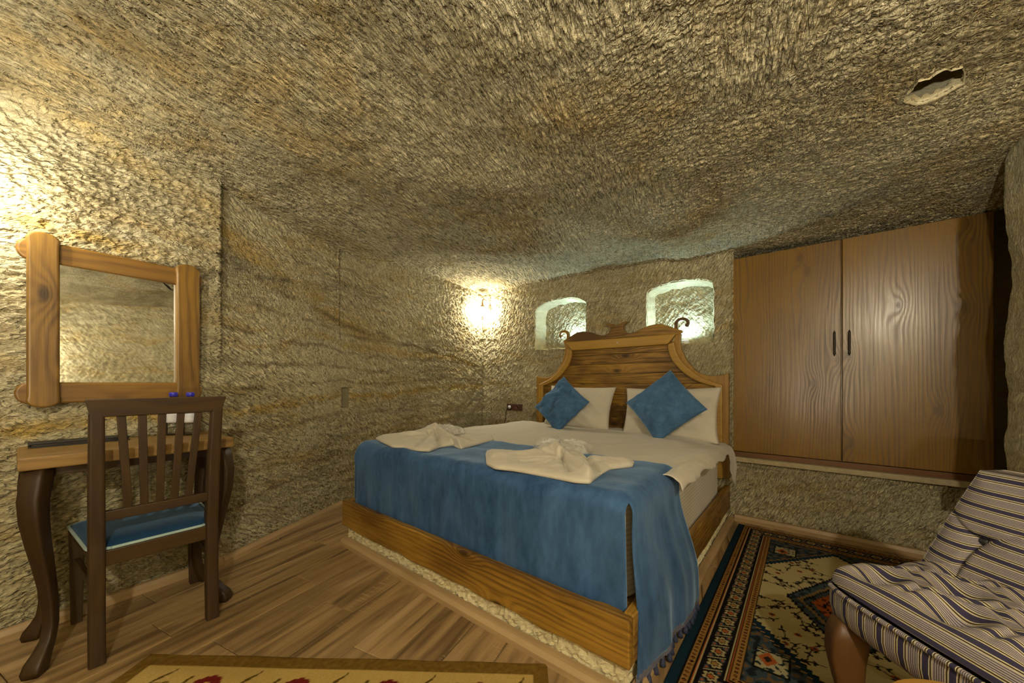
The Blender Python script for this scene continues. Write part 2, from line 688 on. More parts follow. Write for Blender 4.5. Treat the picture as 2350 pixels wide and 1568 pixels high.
def thin_glass(name, tint=(1, 1, 1), refl=.08, rough=.05, fresnel=True):
    m = bpy.data.materials.new(name)
    m.use_nodes = True
    nt = m.node_tree
    nt.nodes.clear()
    nb = NB(nt)
    out = nb.node('ShaderNodeOutputMaterial')
    t = nb.node('ShaderNodeBsdfTransparent')
    t.inputs[0].default_value = tuple(tint) + (1,)
    g = nb.node('ShaderNodeBsdfGlossy')
    g.inputs['Roughness'].default_value = rough
    mx = nb.node('ShaderNodeMixShader')
    fr = nb.node('ShaderNodeFresnel')
    fr.inputs[0].default_value = 1.45
    if fresnel:
        nb.link(nb.math('ADD', fr.outputs[0], refl, clamp=True), mx.inputs[0])
    else:
        mx.inputs[0].default_value = refl
    nb.link(t.outputs[0], mx.inputs[1])
    nb.link(g.outputs[0], mx.inputs[2])
    nb.link(mx.outputs[0], out.inputs[0])
    return m


M = {}
M['rock'] = rock('rock_tuff_wall', .6, .6, 1.0, (.8, .10, .03), None, .4)
OCH, DRK, BRN = (.56, .36, .065), (.15, .13, .095), (.20, .145, .07)
BEDS = ((.84, .06, .045, 1.0, 4.6, OCH, .85), (1.86, -.40, .11, 1.6, 3.2, OCH, .6), (1.69, .02, .060, 1.7, 2.65, DRK, .85),
        (1.70, -.24, .030, 2.2, 4.2, BRN, .85), (1.50, -.10, .022, 1.9, 4.4, BRN, .6), (1.30, -.05, .020, 1.9, 4.4, BRN, .6), (1.12, .0, .022, 1.9, 4.4, BRN, .65),
        (.98, .03, .018, 1.9, 4.4, BRN, .6), (.70, .05, .022, 1.9, 4.4, BRN, .5), (1.40, -.08, .05, 2.4, 4.2, OCH, .5), (.45, .10, .03, 1.9, 4.0, OCH, .4), (.30, .12, .02, 1.9, 4.0, BRN, .5))
BEDS_A = ((.86, .05, .05, 0, 4, OCH, .85), (1.64, .0, .06, 1.2, 1.9, OCH, .75), (1.60, .06, .045, 1.75, 2.2, DRK, .75), (1.95, -.3, .08, 1.0, 2.2, OCH, .4), (1.25, .05, .03, 0, 4, BRN, .35))
M['rock_a'] = rock('rock_tuff_desk_wall', .45, .5, 1.05, (.30, .05, .018), (-.5, .04, .016), .5, 1.0, BEDS_A)
M['rock_b'] = rock('rock_tuff_banded_wall', .6, .6, 1.22, (-.62, .075, .012), (-1.35, .035, .010), .66, 1.2, BEDS)
M['rock_c'] = rock('rock_tuff_bedside_wall', .6, .5, 1.20, (-.95, .055, .012), (-1.2, .035, .010), .62, 1.3, BEDS)
M['rock_d'] = rock('rock_tuff_headboard_wall', .35, .55, 1.12, (1.02, .055, .012), (1.25, .035, .010), .60, 1.3)
M['rock_e'] = rock('rock_tuff_jamb', .3, .3, .95, (1.45, .05, .008), None, .35, .6)
M['rock_ceiling'] = rock('rock_tuff_ceiling', .2, .60, 1.10, (math.radians(62), .10, .0100), (math.radians(62) + 1.45, .045, .0105), .82, 1.25)
M['rock_n'] = rock('rock_tuff_niche', .2, .3, 1.1, (-.75, .06, .013), None, .4)
M['rock_pale'] = rock('rock_tuff_pale', .2, .15, 1.15)
M['floor'] = laminate('oak_laminate')
M['skirt'] = wood('skirting_oak', (.42, .29, .145), (.28, .18, .085), 'X', .5, .0, 90, .7)
M['bed_x'] = wood('stained_pine_long', (0.37, 0.205, 0.03), (0.105, 0.048, 0.006), 'X', .42, 1.0, 120, 1.0, .3, 1.0, .75)
M['bed_y'] = wood('stained_pine_cross', (0.37, 0.205, 0.03), (0.105, 0.048, 0.006), 'Y', .42, 1.0, 120, 1.0, .3, 1.0, .75)
M['bed_z'] = wood('stained_pine_upright', (.34, .185, .026), (.17, .080, .010), 'Z', .42, .3, 100, .7)
M['hb_x'] = wood('headboard_pine', (.37, .20, .026), (.085, .038, .005), 'X', .38, .9, 110, .9, .3, 1.0, .95)
M['hb_mould'] = wood('headboard_moulding', (.39, .225, .036), (.25, .13, .018), 'X', .4, .1, 90, .6)
M['mirror_z'] = wood('mirror_frame_upright', (.27, .145, .024), (.095, .045, .007), 'Z', .42, .9, 110, .9)
M['mirror_x'] = wood('mirror_frame_cross', (.26, .135, .022), (.12, .055, .009), 'X', .42, .4, 110, .9)
M['chair_z'] = wood('dark_walnut_upright', (.050, .024, .005), (.019, .009, .002), 'Z', .52, .1, 90, .8)
M['chair_x'] = wood('dark_walnut_cross', (.062, .030, .006), (.025, .012, .003), 'X', .40, .1, 90, .8)
M['desk_x'] = wood('desk_top_wood', (.29, .17, .048), (.14, .075, .018), 'X', .40, .4, 90, .8)
M['ward'] = wood('wardrobe_veneer', (.235, .125, .018), (.085, .040, .006), 'Z', .30, .45, 170, 1.1, .15, .6, .35, .135)
M['ward_x'] = wood('wardrobe_plinth_wood', (.16, .065, .015), (.09, .035, .009), 'X', .4, .0, 20, .7)
M['chairleg'] = wood('armchair_leg_wood', (.105, .044, .009), (.05, .020, .005), 'Z', .5, .0, 16, .6)
M['stool'] = wood('stool_wood', (.60, .33, .05), (.45, .22, .03), 'X', .4, .0, 16, .6)
M['blue'] = suede('blue_suede', (.062, .140, .300), (.010, .034, .095), 6.0)
M['blue_cush'] = suede('blue_suede_cushion', (.080, .170, .320), (.032, .080, .170), 9.0)
M['blue_seat'] = suede('blue_seat_fabric', (.015, .058, .145), (.010, .036, .095), 9.0)
M['piping'] = cloth('pale_blue_piping', (.36, .50, .50))
M['white'] = cloth('cream_cotton', (.53, .485, .40))
M['sheet'] = cloth('striped_sateen', (.52, .47, .375), 330)
M['towel'] = cloth('towel_cotton', (.53, .485, .395), None, 500)
M['fringe'] = plain('fringe_navy', (.035, .045, .10), .6, 0, (600, .6, .004))
M['fringe_trim'] = plain('fringe_trim_grey', (.16, .16, .22), .6, 0, (700, .8, .004))
M['stripe'] = striped('striped_upholstery')
M['weave'] = weave_mat('woven_wool')
M['iron'] = plain('dark_iron', (.035, .028, .022), .5, .6)
M['brass'] = plain('aged_brass', (.20, .13, .06), .45, .8)
M['black'] = plain('black_leatherette', (.012, .012, .013), .5)
M['socket'] = plain('brown_plastic', (.075, .03, .018), .4)
M['capblue'] = plain('blue_plastic_cap', (.03, .03, .50), .35)
M['paper'] = plain('label_paper', (.62, .62, .66), .6)
M['glass'] = thin_glass('lantern_glass', (1, .98, .94), .04, .05, False)
M['bottle'] = thin_glass('clear_bottle_plastic', (.80, .83, .84), .10, .06)
m_, nt_, b_ = new_mat('clear_crinkled_wrap')
b_.inputs['Base Color'].default_value = (.80, .77, .70, 1)
b_.inputs['Roughness'].default_value = .12
b_.inputs['Alpha'].default_value = .42
b_.inputs['Specular IOR Level'].default_value = 1.0
nb_ = NB(nt_)
nb_.bump(nb_.noise(nb_.node('ShaderNodeTexCoord').outputs['Object'], 55, 4, .7), .8, .008, b_)
M['wrap'] = m_
M['bulb'] = emis('lamp_bulb', (1, .92, .78), 90)
M['led'] = emis('niche_led', (.85, .95, 1), 6)
m_, nt_, b_ = new_mat('mirror_silver')
b_.inputs['Base Color'].default_value = (.80, .82, .80, 1)
b_.inputs['Metallic'].default_value = 1
b_.inputs['Roughness'].default_value = .02
M['mirror'] = m_

# ------------------------------------------------------------------ cave shell
VW = 2.0                                   # the headboard wall stands at v = 2.0 of the bed axes
_tn = [-1.3, 0, .39, .81, 1.25, 1.94, 2.5, 4.0]
_zn = [1.945, 1.965, 1.968, 2.02, 2.03, 2.08, 2.09, 2.12]
T0 = -.046


def ceil_z(x, d):
    ux = (x - O2[0]) * U2[0] + (d - O2[1]) * U2[1]
    vx = (x - O2[0]) * V2[0] + (d - O2[1]) * V2[1]
    q = np.maximum(VW - vx, 0)
    z = np.interp(ux - T0, _tn, _zn) + .13 * (1 - np.exp(-q / 1.0))
    dl = (x + 1.98) * .935 - (d - 1.396) * .355
    z = z - .12 * np.exp(-np.maximum(dl, 0) / .5)
    z = z + .035 * perlin(x * 1.3, d * 1.3, 91) + .015 * perlin(x * 3.7, d * 3.7, 92)
    return z


# ragged hole in the ceiling, outline read from the photograph
hole_px = [(2074, 230), (2080, 217), (2096, 203), (2107, 186), (2134, 180), (2165, 159), (2184, 160), (2207, 155),
           (2216, 168), (2208, 190), (2163, 216), (2134, 230), (2104, 238)]
hole = []
for hx, hy in hole_px:
    z = 2.1
    for _ in range(12):
        d = F * (1 - z) / (hy - CY)
        z = float(ceil_z(np.array([(hx - CX) / F * d]), np.array([d]))[0])
    hole.append(((hx - CX) / F * d, d))


def inside(poly, x, y):
    r = np.zeros(x.shape, bool)
    n = len(poly)
    for i in range(n):
        x1, y1 = poly[i]
        x2, y2 = poly[(i + 1) % n]
        c = ((y1 > y) != (y2 > y)) & (x < (x2 - x1) * (y - y1) / (y2 - y1 + 1e-12) + x1)
        r ^= c
    return r


A0, A1 = np.array([-1.985, 1.39]), np.array([-1.605, 2.0])
A_DIR = (A1 - A0) / np.linalg.norm(A1 - A0)
A_N = np.array([A_DIR[1], -A_DIR[0]])
B0, B1 = np.array([-1.60, 2.0]), np.array([-1.394, 2.95])
C1 = np.array(bed_pt(2.52, VW))


def left_of(x, d, p, q):
    return (q[0] - p[0]) * (d - p[1]) - (q[1] - p[1]) * (x - p[0])


st = .0048
xs = np.arange(-2.25, 2.62, st)
ds = np.arange(.85, 4.45, st)
X, D = np.meshgrid(xs, ds, indexing='ij')
Z = ceil_z(X, D)
th = math.radians(90 - 30)
g1 = chisel(X, D, th, .10, .0110, 3)
g2 = chisel(X, D, th + 1.45, .045, .013, 17)
mk = sstep(-.35, .3, X - .55 + perlin(X * 1.7, D * 1.7, 40) * .8)
gg = g1 * (1 - .45 * mk) + g2 * (.25 + .75 * mk) * .8
lump = perlin(X * 9, D * 9, 44) * .005 + perlin(X * 28, D * 28, 45) * .0025
amp = .0105 * (.75 + .5 * sstep(-.5, .5, perlin(X * .9, D * .9, 47)))
Zc = Z - gg * amp + lump
hm = inside(hole, X, D)
vv = (X - O2[0]) * V2[0] + (D - O2[1]) * V2[1]
uu = (X - O2[0]) * U2[0] + (D - O2[1]) * U2[1]
okv = (vv < VW + .10) | ((uu < .05) & (vv < VW + .45))
okv &= ~(left_of(X, D, A0, A1) > .28 * 1) & ~((left_of(X, D, B1, C1) > .35))
hq = hm[:-1, :-1] & hm[1:, 1:] & hm[1:, :-1] & hm[:-1, 1:]
keep = okv[:-1, :-1] & okv[1:, 1:] & ~hq
verts = np.stack([X.ravel(), D.ravel(), Zc.ravel()], 1)
q = grid_quads(len(xs), len(ds), keep, flip=True)
verts, q, used = compact(verts, q)
hat1 = np.clip(mk, 0, 1).ravel()[used]
# coarse part behind and beside the viewpoint
xs2 = np.arange(-3.9, 2.9, .03)
ds2 = np.arange(-1.6, .86, .03)
X2, D2 = np.meshgrid(xs2, ds2, indexing='ij')
Z2 = ceil_z(X2, D2) - chisel(X2, D2, th, .2, .05, 5) * .012
v2 = np.stack([X2.ravel(), D2.ravel(), Z2.ravel()], 1)
q2 = grid_quads(len(xs2), len(ds2), None, flip=True) + len(verts)
cv = np.concatenate([verts, v2])
ceiling = struct(quads_obj('ceiling', cv, np.concatenate([q, q2]), M['rock_ceiling'], attrs={'sa': cv[:, 0] * S, 'sb': cv[:, 1] * S, 'hatch': np.concatenate([hat1, np.full(len(v2), .3)])}),
                 'low cave ceiling of chiselled beige tuff with a ragged hole')


# lining of the hole: ragged walls going up into the dark
hv, hf = [], []
hp = []
for i in range(len(hole)):
    p_, q_ = np.array(hole[i]), np.array(hole[(i + 1) % len(hole)])
    for t_ in (0, .25, .5, .75):
        hp.append(p_ + (q_ - p_) * t_)
hp = np.array(hp)
hc = hp.mean(0)
hp = hp + (perlin(hp[:, 0:1] * 40, hp[:, 1:2] * 40, 66) * .006) * (hp - hc) / np.linalg.norm(hp - hc, axis=1)[:, None]
hz0 = ceil_z(hp[:, 0], hp[:, 1])
nh = len(hp)
for lv, (dz_, kk_) in enumerate(((-.006, 1.06), (-.004, 1.0), (.024, .985), (.034, 1.5), (.16, 2.3), (.50, 2.0))):
    pq = hc + (hp - hc) * kk_
    for i in range(nh):
        hv.append((pq[i, 0], pq[i, 1], hz0[i] + dz_ + (.008 * math.sin(i * 1.7) if lv > 1 else 0)))
for lv in range(5):
    for i in range(nh):
        i2 = (i + 1) % nh
        hf.append((lv * nh + i, lv * nh + i2, (lv + 1) * nh + i2, (lv + 1) * nh + i))
hf.append(tuple(5 * nh + i for i in range(nh)))
mesh_obj('hole_lining', hv, hf, M['rock_pale'], ceiling)


def rock_wall(name, p0, p1, z0, z1, step, inward, off=None, keepf=None, strokes=((1.0, .06, .012, .007),), seed=1, ends=(0, 0), mat='rock', lab=None):
    p0, p1 = np.array(p0), np.array(p1)
    L = float(np.linalg.norm(p1 - p0))
    t = (p1 - p0) / L
    n = np.array(inward, float)
    n /= np.linalg.norm(n)
    ss = np.arange(0, L + step * .5, step)
    back0 = np.arange(ends[0], 0, -step)
    back1 = np.arange(step, ends[1] + 1e-6, step)
    zs = np.arange(z0, z1, step)
    scol = np.concatenate([np.zeros(len(back0)), ss, np.full(len(back1), ss[-1])])
    bcol = np.concatenate([back0, np.zeros(len(ss)), back1])
    SS, ZZ = np.meshgrid(scol, zs, indexing='ij')
    BB = np.repeat(bcol[:, None], len(zs), 1)
    tt = SS + BB
    h = np.zeros_like(SS)
    for k, (ang, ln, wd, am) in enumerate(strokes):
        h += chisel(tt, ZZ, ang, ln, wd, seed * 10 + k * 3) * am
    h += perlin(tt * 3.0, ZZ * 3.0, seed + 50) * .012 + perlin(tt * 12, ZZ * 12, seed + 51) * .005
    h += perlin(tt * 2.2, ZZ * 16, seed + 52) * .004
    if off is not None:
        h = h + off(SS, ZZ)
    inw = h * (BB == 0) - BB
    tx = np.where(BB > 0, h * np.where(SS > L / 2, 1, -1), 0)
    PX = p0[0] + t[0] * (SS + tx) + n[0] * inw
    PY = p0[1] + t[1] * (SS + tx) + n[1] * inw
    v = np.stack([PX.ravel(), PY.ravel(), ZZ.ravel()], 1)
    kp = None
    if keepf is not None:
        okk = keepf(SS, ZZ)
        kp = okk[:-1, :-1] & okk[1:, 1:]
    qd = grid_quads(len(scol), len(zs), kp, flip=(t[0] * n[1] - t[1] * n[0]) > 0)
    v, qd, used = compact(v, qd)
    hat = sstep(-.25, .35, perlin(tt * 1.6, ZZ * 1.6, seed + 60) + .25 * (1.0 - ZZ))
    return struct(quads_obj(name, v, qd, M[mat], attrs={'sa': (tt * S).ravel()[used], 'sb': (ZZ * S).ravel()[used], 'hatch': hat.ravel()[used]}), lab)


# wall behind the desk and mirror: rounds over into the ceiling away from its far end
Astart = A0 - A_DIR * .55
LA = float(np.linalg.norm(A1 - Astart))


def offA(s, z):
    r = .20 * np.clip((LA - .12 - s) / .5, 0, 1)
    k = np.clip((z - (2.12 - r)) / np.maximum(r, 1e-3), 0, .98)
    return np.where(r > .01, r * (1 - np.sqrt(1 - k * k)), 0) - .012


rock_wall('wall_left', Astart, A1, -.01, 2.25, .0056, A_N, offA,
          strokes=((.35, .05, .014, .010), (-.5, .04, .014, .006)), seed=2, ends=(0, .35), mat='rock_a',
          lab='chiselled tuff wall behind the desk and mirror')
Bd = (B1 - B0) / np.linalg.norm(B1 - B0)
Bn = np.array([Bd[1], -Bd[0]])
rock_wall('wall_left_middle', B0 - Bd * .12, B1, -.01, 2.3, .0056, Bn,
          lambda s, z: -.085 * sstep(.75, 2.0, z) * (1 - .75 * np.clip(s / 1.05, 0, 1)),
          strokes=((-.62, .06, .012, .010), (-1.3, .03, .010, .005)), seed=3, ends=(0, .3), mat='rock_b',
          lab='banded tuff wall between desk and bed')
Cd = (C1 - B1) / np.linalg.norm(C1 - B1)
Cn = np.array([Cd[1], -Cd[0]])
LC = float(np.linalg.norm(C1 - B1))
# a small squared pocket at the near end of this wall, beside the corner
wall_c = rock_wall('wall_left_rear', B1 - Cd * .10, C1 + Cd * .05, -.01, 2.3, .0066, Cn,
          lambda s, z: -.05 * sstep(1.0, 2.0, z) * (1 - np.clip(s / .9, 0, 1)) - .075 * ((s > .105) & (s < .185) & (z > .80) & (z < .965))
          + .012 * sstep(LC + .02, LC + .10, s),
          strokes=((-.95, .05, .013, .012), (-1.4, .03, .010, .004)), seed=4, mat='rock_c',
          lab='tuff wall along the left side of the bed')

pkc = B1 + Cd * .046 - Cn * .050
po = box('plaster_patch', (0, 0, 0), (.074, .02, .16), plain('grey_plaster', (.20, .175, .105), .9, 0, (80, .5, .004)), wall_c, .004)
po.location = Vector((pkc[0], pkc[1], .883)) * S
po.rotation_euler = (0, 0, math.atan2(Cd[1], Cd[0]))

# headboard wall with two arched niches and the opening of the built-in wardrobe
NA = dict(l=1.767, r=1.192, b=1.352, sp=1.745, top=1.838)
NBx = dict(l=.614, r=.124, b=1.318, sp=1.745, top=1.815)


def niche_mask(u, z, n, wob):
    uc, hw = (n['l'] + n['r']) / 2, (n['l'] - n['r']) / 2
    a = np.abs(u - uc) + wob
    arch = n['sp'] + (n['top'] - n['sp']) * np.sqrt(np.clip(1 - (a / hw) ** 2, 0, 1))
    return (a < hw) & (z > n['b'] + wob) & (z < arch + wob)


def offD(s, z):
    u = 2.56 - s
    wob = perlin(s * 25, z * 25, 77) * .008
    pil = .035 * np.exp(-((u - 2.49) / .045) ** 2)
    return pil


def keepD(s, z):
    u = 2.56 - s
    m = niche_mask(u, z, NA, 0) | niche_mask(u, z, NBx, 0)
    return ((u > -.012) | (z < .44)) & ~m


wall_back = rock_wall('wall_back', bed_pt(2.56, VW), bed_pt(-1.30, VW), -.01, 2.25, .0056, -V2, offD, keepD,
          strokes=((1.05, .055, .013, .012), (1.4, .03, .011, .004)), seed=5, mat='rock_d',
          lab='tuff wall behind the headboard with two lit arched niches')
for nn in (NA, NBx):
    uc, hw_ = (nn['l'] + nn['r']) / 2, (nn['l'] - nn['r']) / 2
    ol = []
    for t_ in np.linspace(0, 1, 40):
        ol.append((nn['l'], nn['b'] + (nn['sp'] - nn['b']) * t_))
    for t_ in np.linspace(0, math.pi, 60)[1:-1]:
        ol.append((uc + hw_ * math.cos(t_), nn['sp'] + (nn['top'] - nn['sp']) * math.sin(t_)))
    for t_ in np.linspace(1, 0, 40):
        ol.append((nn['r'], nn['b'] + (nn['sp'] - nn['b']) * t_))
    for t_ in np.linspace(0, 1, 46)[1:-1]:
        ol.append((nn['r'] + (nn['l'] - nn['r']) * t_, nn['b']))
    ol = np.array(ol)
    cum_ = np.concatenate([[0], np.cumsum(np.linalg.norm(np.diff(ol, axis=0), axis=1))])
    cen = np.array([uc, (nn['b'] + nn['top']) / 2])
    dirn = (ol - cen) / np.linalg.norm(ol - cen, axis=1)[:, None]
    K_ = 22
    depth_ = np.linspace(-.006, .19, K_)
    vv_, sa_, sb_ = [], [], []
    for k_, dv in enumerate(depth_):
        lip = .010 * max(0, 1 - (dv + .006) / .02)
        r_ = perlin(cum_ * 16, np.full(len(ol), dv * 16), 81) * .010 + lip - .012 * (dv / .19)
        p_ = ol + dirn * r_[:, None]
        xy = O2 + p_[:, :1] * U2 + (VW + dv) * V2
        vv_.append(np.stack([xy[:, 0], xy[:, 1], p_[:, 1]], 1))
        sa_.append(cum_ * S)
        sb_.append(np.full(len(ol), dv * S))
    n_ = len(ol)
    qq = []
    for k_ in range(K_ - 1):
        for i in range(n_):
            i2 = (i + 1) % n_
            qq.append((k_ * n_ + i, (k_ + 1) * n_ + i, (k_ + 1) * n_ + i2, k_ * n_ + i2))
    quads_obj('niche_reveal', np.concatenate(vv_), np.array(qq), M['rock_pale'], wall_back, True, {'sa': np.concatenate(sa_), 'sb': np.concatenate(sb_), 'hatch': np.zeros(n_ * K_)})
    ug = np.arange(nn['r'] - .03, nn['l'] + .03, .0055)
    zg = np.arange(nn['b'] - .03, nn['top'] + .03, .0055)
    UG, ZG = np.meshgrid(ug, zg, indexing='ij')
    off_ = .182 - chisel(UG, ZG, 2.2, .06, .013, 88) * .010 * -1 + perlin(UG * 9, ZG * 9, 89) * .008
    PXg = O2[0] + UG * U2[0] + (VW + off_) * V2[0]
    PYg = O2[1] + UG * U2[1] + (VW + off_) * V2[1]
    quads_obj('niche_back', np.stack([PXg.ravel(), PYg.ravel(), ZG.ravel()], 1), grid_quads(len(ug), len(zg)), M['rock_n'], wall_back, True,
              {'sa': (-UG * S).ravel(), 'sb': (ZG * S).ravel(), 'hatch': np.zeros(UG.size)})
# alcove behind the wardrobe
av = []
for (u, v) in ((.0, VW - .005), (.0, VW + .5), (-1.4, VW + .5), (-1.4, VW + .0)):
    x, d = bed_pt(u, v)
    av += [(x, d, .40), (x, d, 2.2)]
struct(mesh_obj('wall_alcove', av, [(0, 1, 3, 2), (2, 3, 5, 4), (4, 5, 7, 6), (0, 2, 4, 6)], M['rock_e']), 'dark rock alcove behind the wardrobe')

# right side: jamb beside the wardrobe, then the wall towards the viewer
E0 = bed_pt(-1.40, VW + .02)
E1 = bed_pt(-1.109, 1.556)
E2 = bed_pt(-1.109, 1.20)
E3 = (2.62, .75)
E4 = (2.75, -1.4)
G0 = (-3.75, -1.4)
vE = np.array(E1) - np.array(E0)
rock_wall('wall_right_return', E0, bed_pt(-1.15, 1.55), -.01, 2.25, .008, (vE[1] * 1.0, -vE[0]) if (vE[1] * -1 + 0) > 0 else (-1, .45), None, None,
          ((1.3, .05, .012, .006),), 6, lab='rock return beside the wardrobe')
rock_wall('wall_right_jamb', E1, E2, -.01, 2.25, .0056, U2,
          lambda s, z: .012 * perlin(s * 4, z * 2.5, 71) - .02 * np.exp(-s / .03), None,
          ((1.45, .04, .010, .0035),), 7, mat='rock_e', lab='smoother rock jamb to the right of the wardrobe')
rock_wall('wall_right', E2, E3, -.01, 2.35, .02, (-.6, .5), None, None, ((1.2, .12, .04, .010),), 8, lab='rough rock wall right of the armchair')
rock_wall('wall_right_front', E3, E4, -.01, 2.4, .011, (-1, 0), None, None, ((-.8, .08, .020, .013), (.6, .05, .018, .006)), 9, lab='chiselled rock wall opposite the mirror')
rock_wall('wall_front', E4, G0, -.01, 2.4, .03, (0, 1), None, None, ((.8, .12, .05, .012),), 10, lab='rock wall opposite the bed')
rock_wall('wall_left_front', G0, tuple(Astart), -.01, 2.4, .02, A_N, None, None, ((.4, .10, .04, .012),), 11, lab='rock wall beside the desk')

# ------------------------------------------------------------------ floor
floor = struct(mesh_obj('floor', [(-4, -1.7, -.012), (3, -1.7, -.012), (3, 4.6, -.012), (-4, 4.6, -.012),
                                  (-4, -1.7, -.08), (3, -1.7, -.08), (3, 4.6, -.08), (-4, 4.6, -.08)],
                        [(0, 1, 2, 3), (7, 6, 5, 4), (0, 4, 5, 1), (1, 5, 6, 2), (2, 6, 7, 3), (3, 7, 4, 0)], M['floor']),
               'oak laminate plank floor')
PA = math.radians(25.9)
pdir = np.array([math.sin(PA), math.cos(PA)])
pnor = np.array([pdir[1], -pdir[0]])
PW, PL = .172, 1.16


def plank_mesh(name, L):
    x, y, g = L / 2 - .0012, PW / 2 - .0012, .0022
    v = [(-x, -y, -.011), (x, -y, -.011), (x, y, -.011), (-x, y, -.011),
         (-x, -y, -g), (x, -y, -g), (x, y, -g), (-x, y, -g),
         (-x + g, -y + g, 0), (x - g, -y + g, 0), (x - g, y - g, 0), (-x + g, y - g, 0)]
    f = [(0, 1, 5, 4), (1, 2, 6, 5), (2, 3, 7, 6), (3, 0, 4, 7), (4, 5, 9, 8), (5, 6, 10, 9), (6, 7, 11, 10), (7, 4, 8, 11), (8, 9, 10, 11)]
    me = bpy.data.meshes.new(name)
    me.from_pydata([tuple(c * S for c in p) for p in v], [], f)
    me.update()
    me.materials.append(M['floor'])
    return me


pm = plank_mesh('plank', PL)
rot_p = math.atan2(pdir[1], pdir[0])
rs = random.Random(3)
for r in range(-14, 20):
    offs = (r * .437 + rs.uniform(-.12, .12)) % 1.0 * PL
    for c in range(-3, 5):
        w = pnor * (r * PW) + pdir * (c * PL + offs) + np.array([-.4, 1.2])
        if not (-2.3 < w[0] < 2.75 and .2 < w[1] < 4.0):
            continue
        ub, vb = to_bed(*w)
        if vb > 2.45 or left_of(w[0], w[1], A0, A1) > .30 or left_of(w[0], w[1], B0, B1) > .45:
            continue
        if .45 < ub < 1.4 and .45 < vb < 1.7:
            continue
        if ub < -1.9:
            continue
        o = bpy.data.objects.new('plank', pm)
        COL.objects.link(o)
        o.parent = floor
        o.location = Vector((w[0], w[1], 0)) * S
        o.rotation_euler = (0, 0, rot_p)


def skirt(name, p0, p1, h=.045, w=.028, lab=None, lift=0):
    p0, p1 = np.array(p0), np.array(p1)
    L = float(np.linalg.norm(p1 - p0))
    a = math.atan2(p1[1] - p0[1], p1[0] - p0[0])
    # profile in (y, z): square back, eased top
    prof = [(-w / 2, 0), (w / 2, 0), (w / 2, h * .55), (w * .2, h * .95), (-w * .1, h), (-w / 2, h)]
    n = len(prof)
    v = [(x, y, z) for x in (-L / 2, L / 2) for y, z in prof]
    f = [tuple(range(n - 1, -1, -1)), tuple(range(n, 2 * n))] + [(i, (i + 1) % n, n + (i + 1) % n, n + i) for i in range(n)]
    o = mesh_obj(name, v, f, M['skirt'])
    m = (p0 + p1) / 2
    o.location = Vector((m[0], m[1], lift)) * S
    o.rotation_euler = (0, 0, a)
    return struct(o, lab)


skirt('baseboard_left', A1 + A_N * .012, Astart + A_N * .012, lab='narrow oak skirting under the desk wall')
skirt('baseboard_left_middle', B1 + Bn * .012, B0 + Bn * .012 - Bd * .01, lab='narrow oak skirting between desk and bed')
skirt('baseboard_back', bed_pt(-1.10, VW - .018), bed_pt(-.02, VW - .018), lab='narrow oak skirting below the wardrobe')

# ------------------------------------------------------------------ wardrobe ledge and wardrobe
def bed_empty(name, u, v, z):
    x, d = bed_pt(u, v)
    return empty(name, (x, d, z), BED_ROT)


o = box('trim_1', (0, 0, 0), (1.215, .085, .034), plain('ledge_plaster', (.36, .29, .17), .8, 0, (60, .4, .004)), None, .006)
x, d = bed_pt(-.598, VW + .012)
o.location = Vector((x, d, .448)) * S
o.rotation_euler = (0, 0, BED_ROT)
struct(o, 'plastered ledge under the wardrobe')

wd = tag(bed_empty('wardrobe', -.602, VW + .02, .465), 'brown veneered two-door wardrobe built into the rock beside the bed', 'wardrobe')
WW, WH = 1.20, 1.455
box('body', (0, .20, WH / 2), (WW - .01, .36, WH), M['ward'], wd, .002)
box('plinth_board', (0, .008, .0165), (WW, .024, .033), M['ward_x'], wd, .002)
for sgn in (-1, 1):
    w = WW / 2 - .004
    dr = box('door', (sgn * (w / 2 + .003), .004, .036 + (WH - .036) / 2), (w, .022, WH - .04), M['ward'], wd, .003)
    hl = 0.135
    hx = -sgn * (w / 2 - .032)
    pr = [(.0012, -hl / 2 - .014), (.004, -hl / 2 - .004), (.007, -hl / 2), (.0055, -hl / 2 + .008), (.0065, 0), (.0055, hl / 2 - .008), (.007, hl / 2), (.004, hl / 2 + .004), (.0012, hl / 2 + .014)]
    hn = lathe('handle', pr, M['iron'], dr, 12, (hx, -.024, .045))
    for zz in (-.052, .052):
        mo_ = lathe('handle_mount', [(.0035, 0), (.0035, .016)], M['iron'], dr, 8, (hx, -.009, .045 + zz))
        mo_.rotation_euler = (math.pi / 2, 0, 0)

# ------------------------------------------------------------------ bed
HBC = .862                     # centre of the headboard on the u axis
bed = tag(bed_empty('bed', HBC, 0, 0), 'stained pine double bed with a carved curved headboard', 'bed')
# local axes of the bed empty: x = -(u - HBC), y = v


def bx(u):
    return -(u - HBC)


RB, RT = .105, .263            # rails hang above the floor on the stone plinth


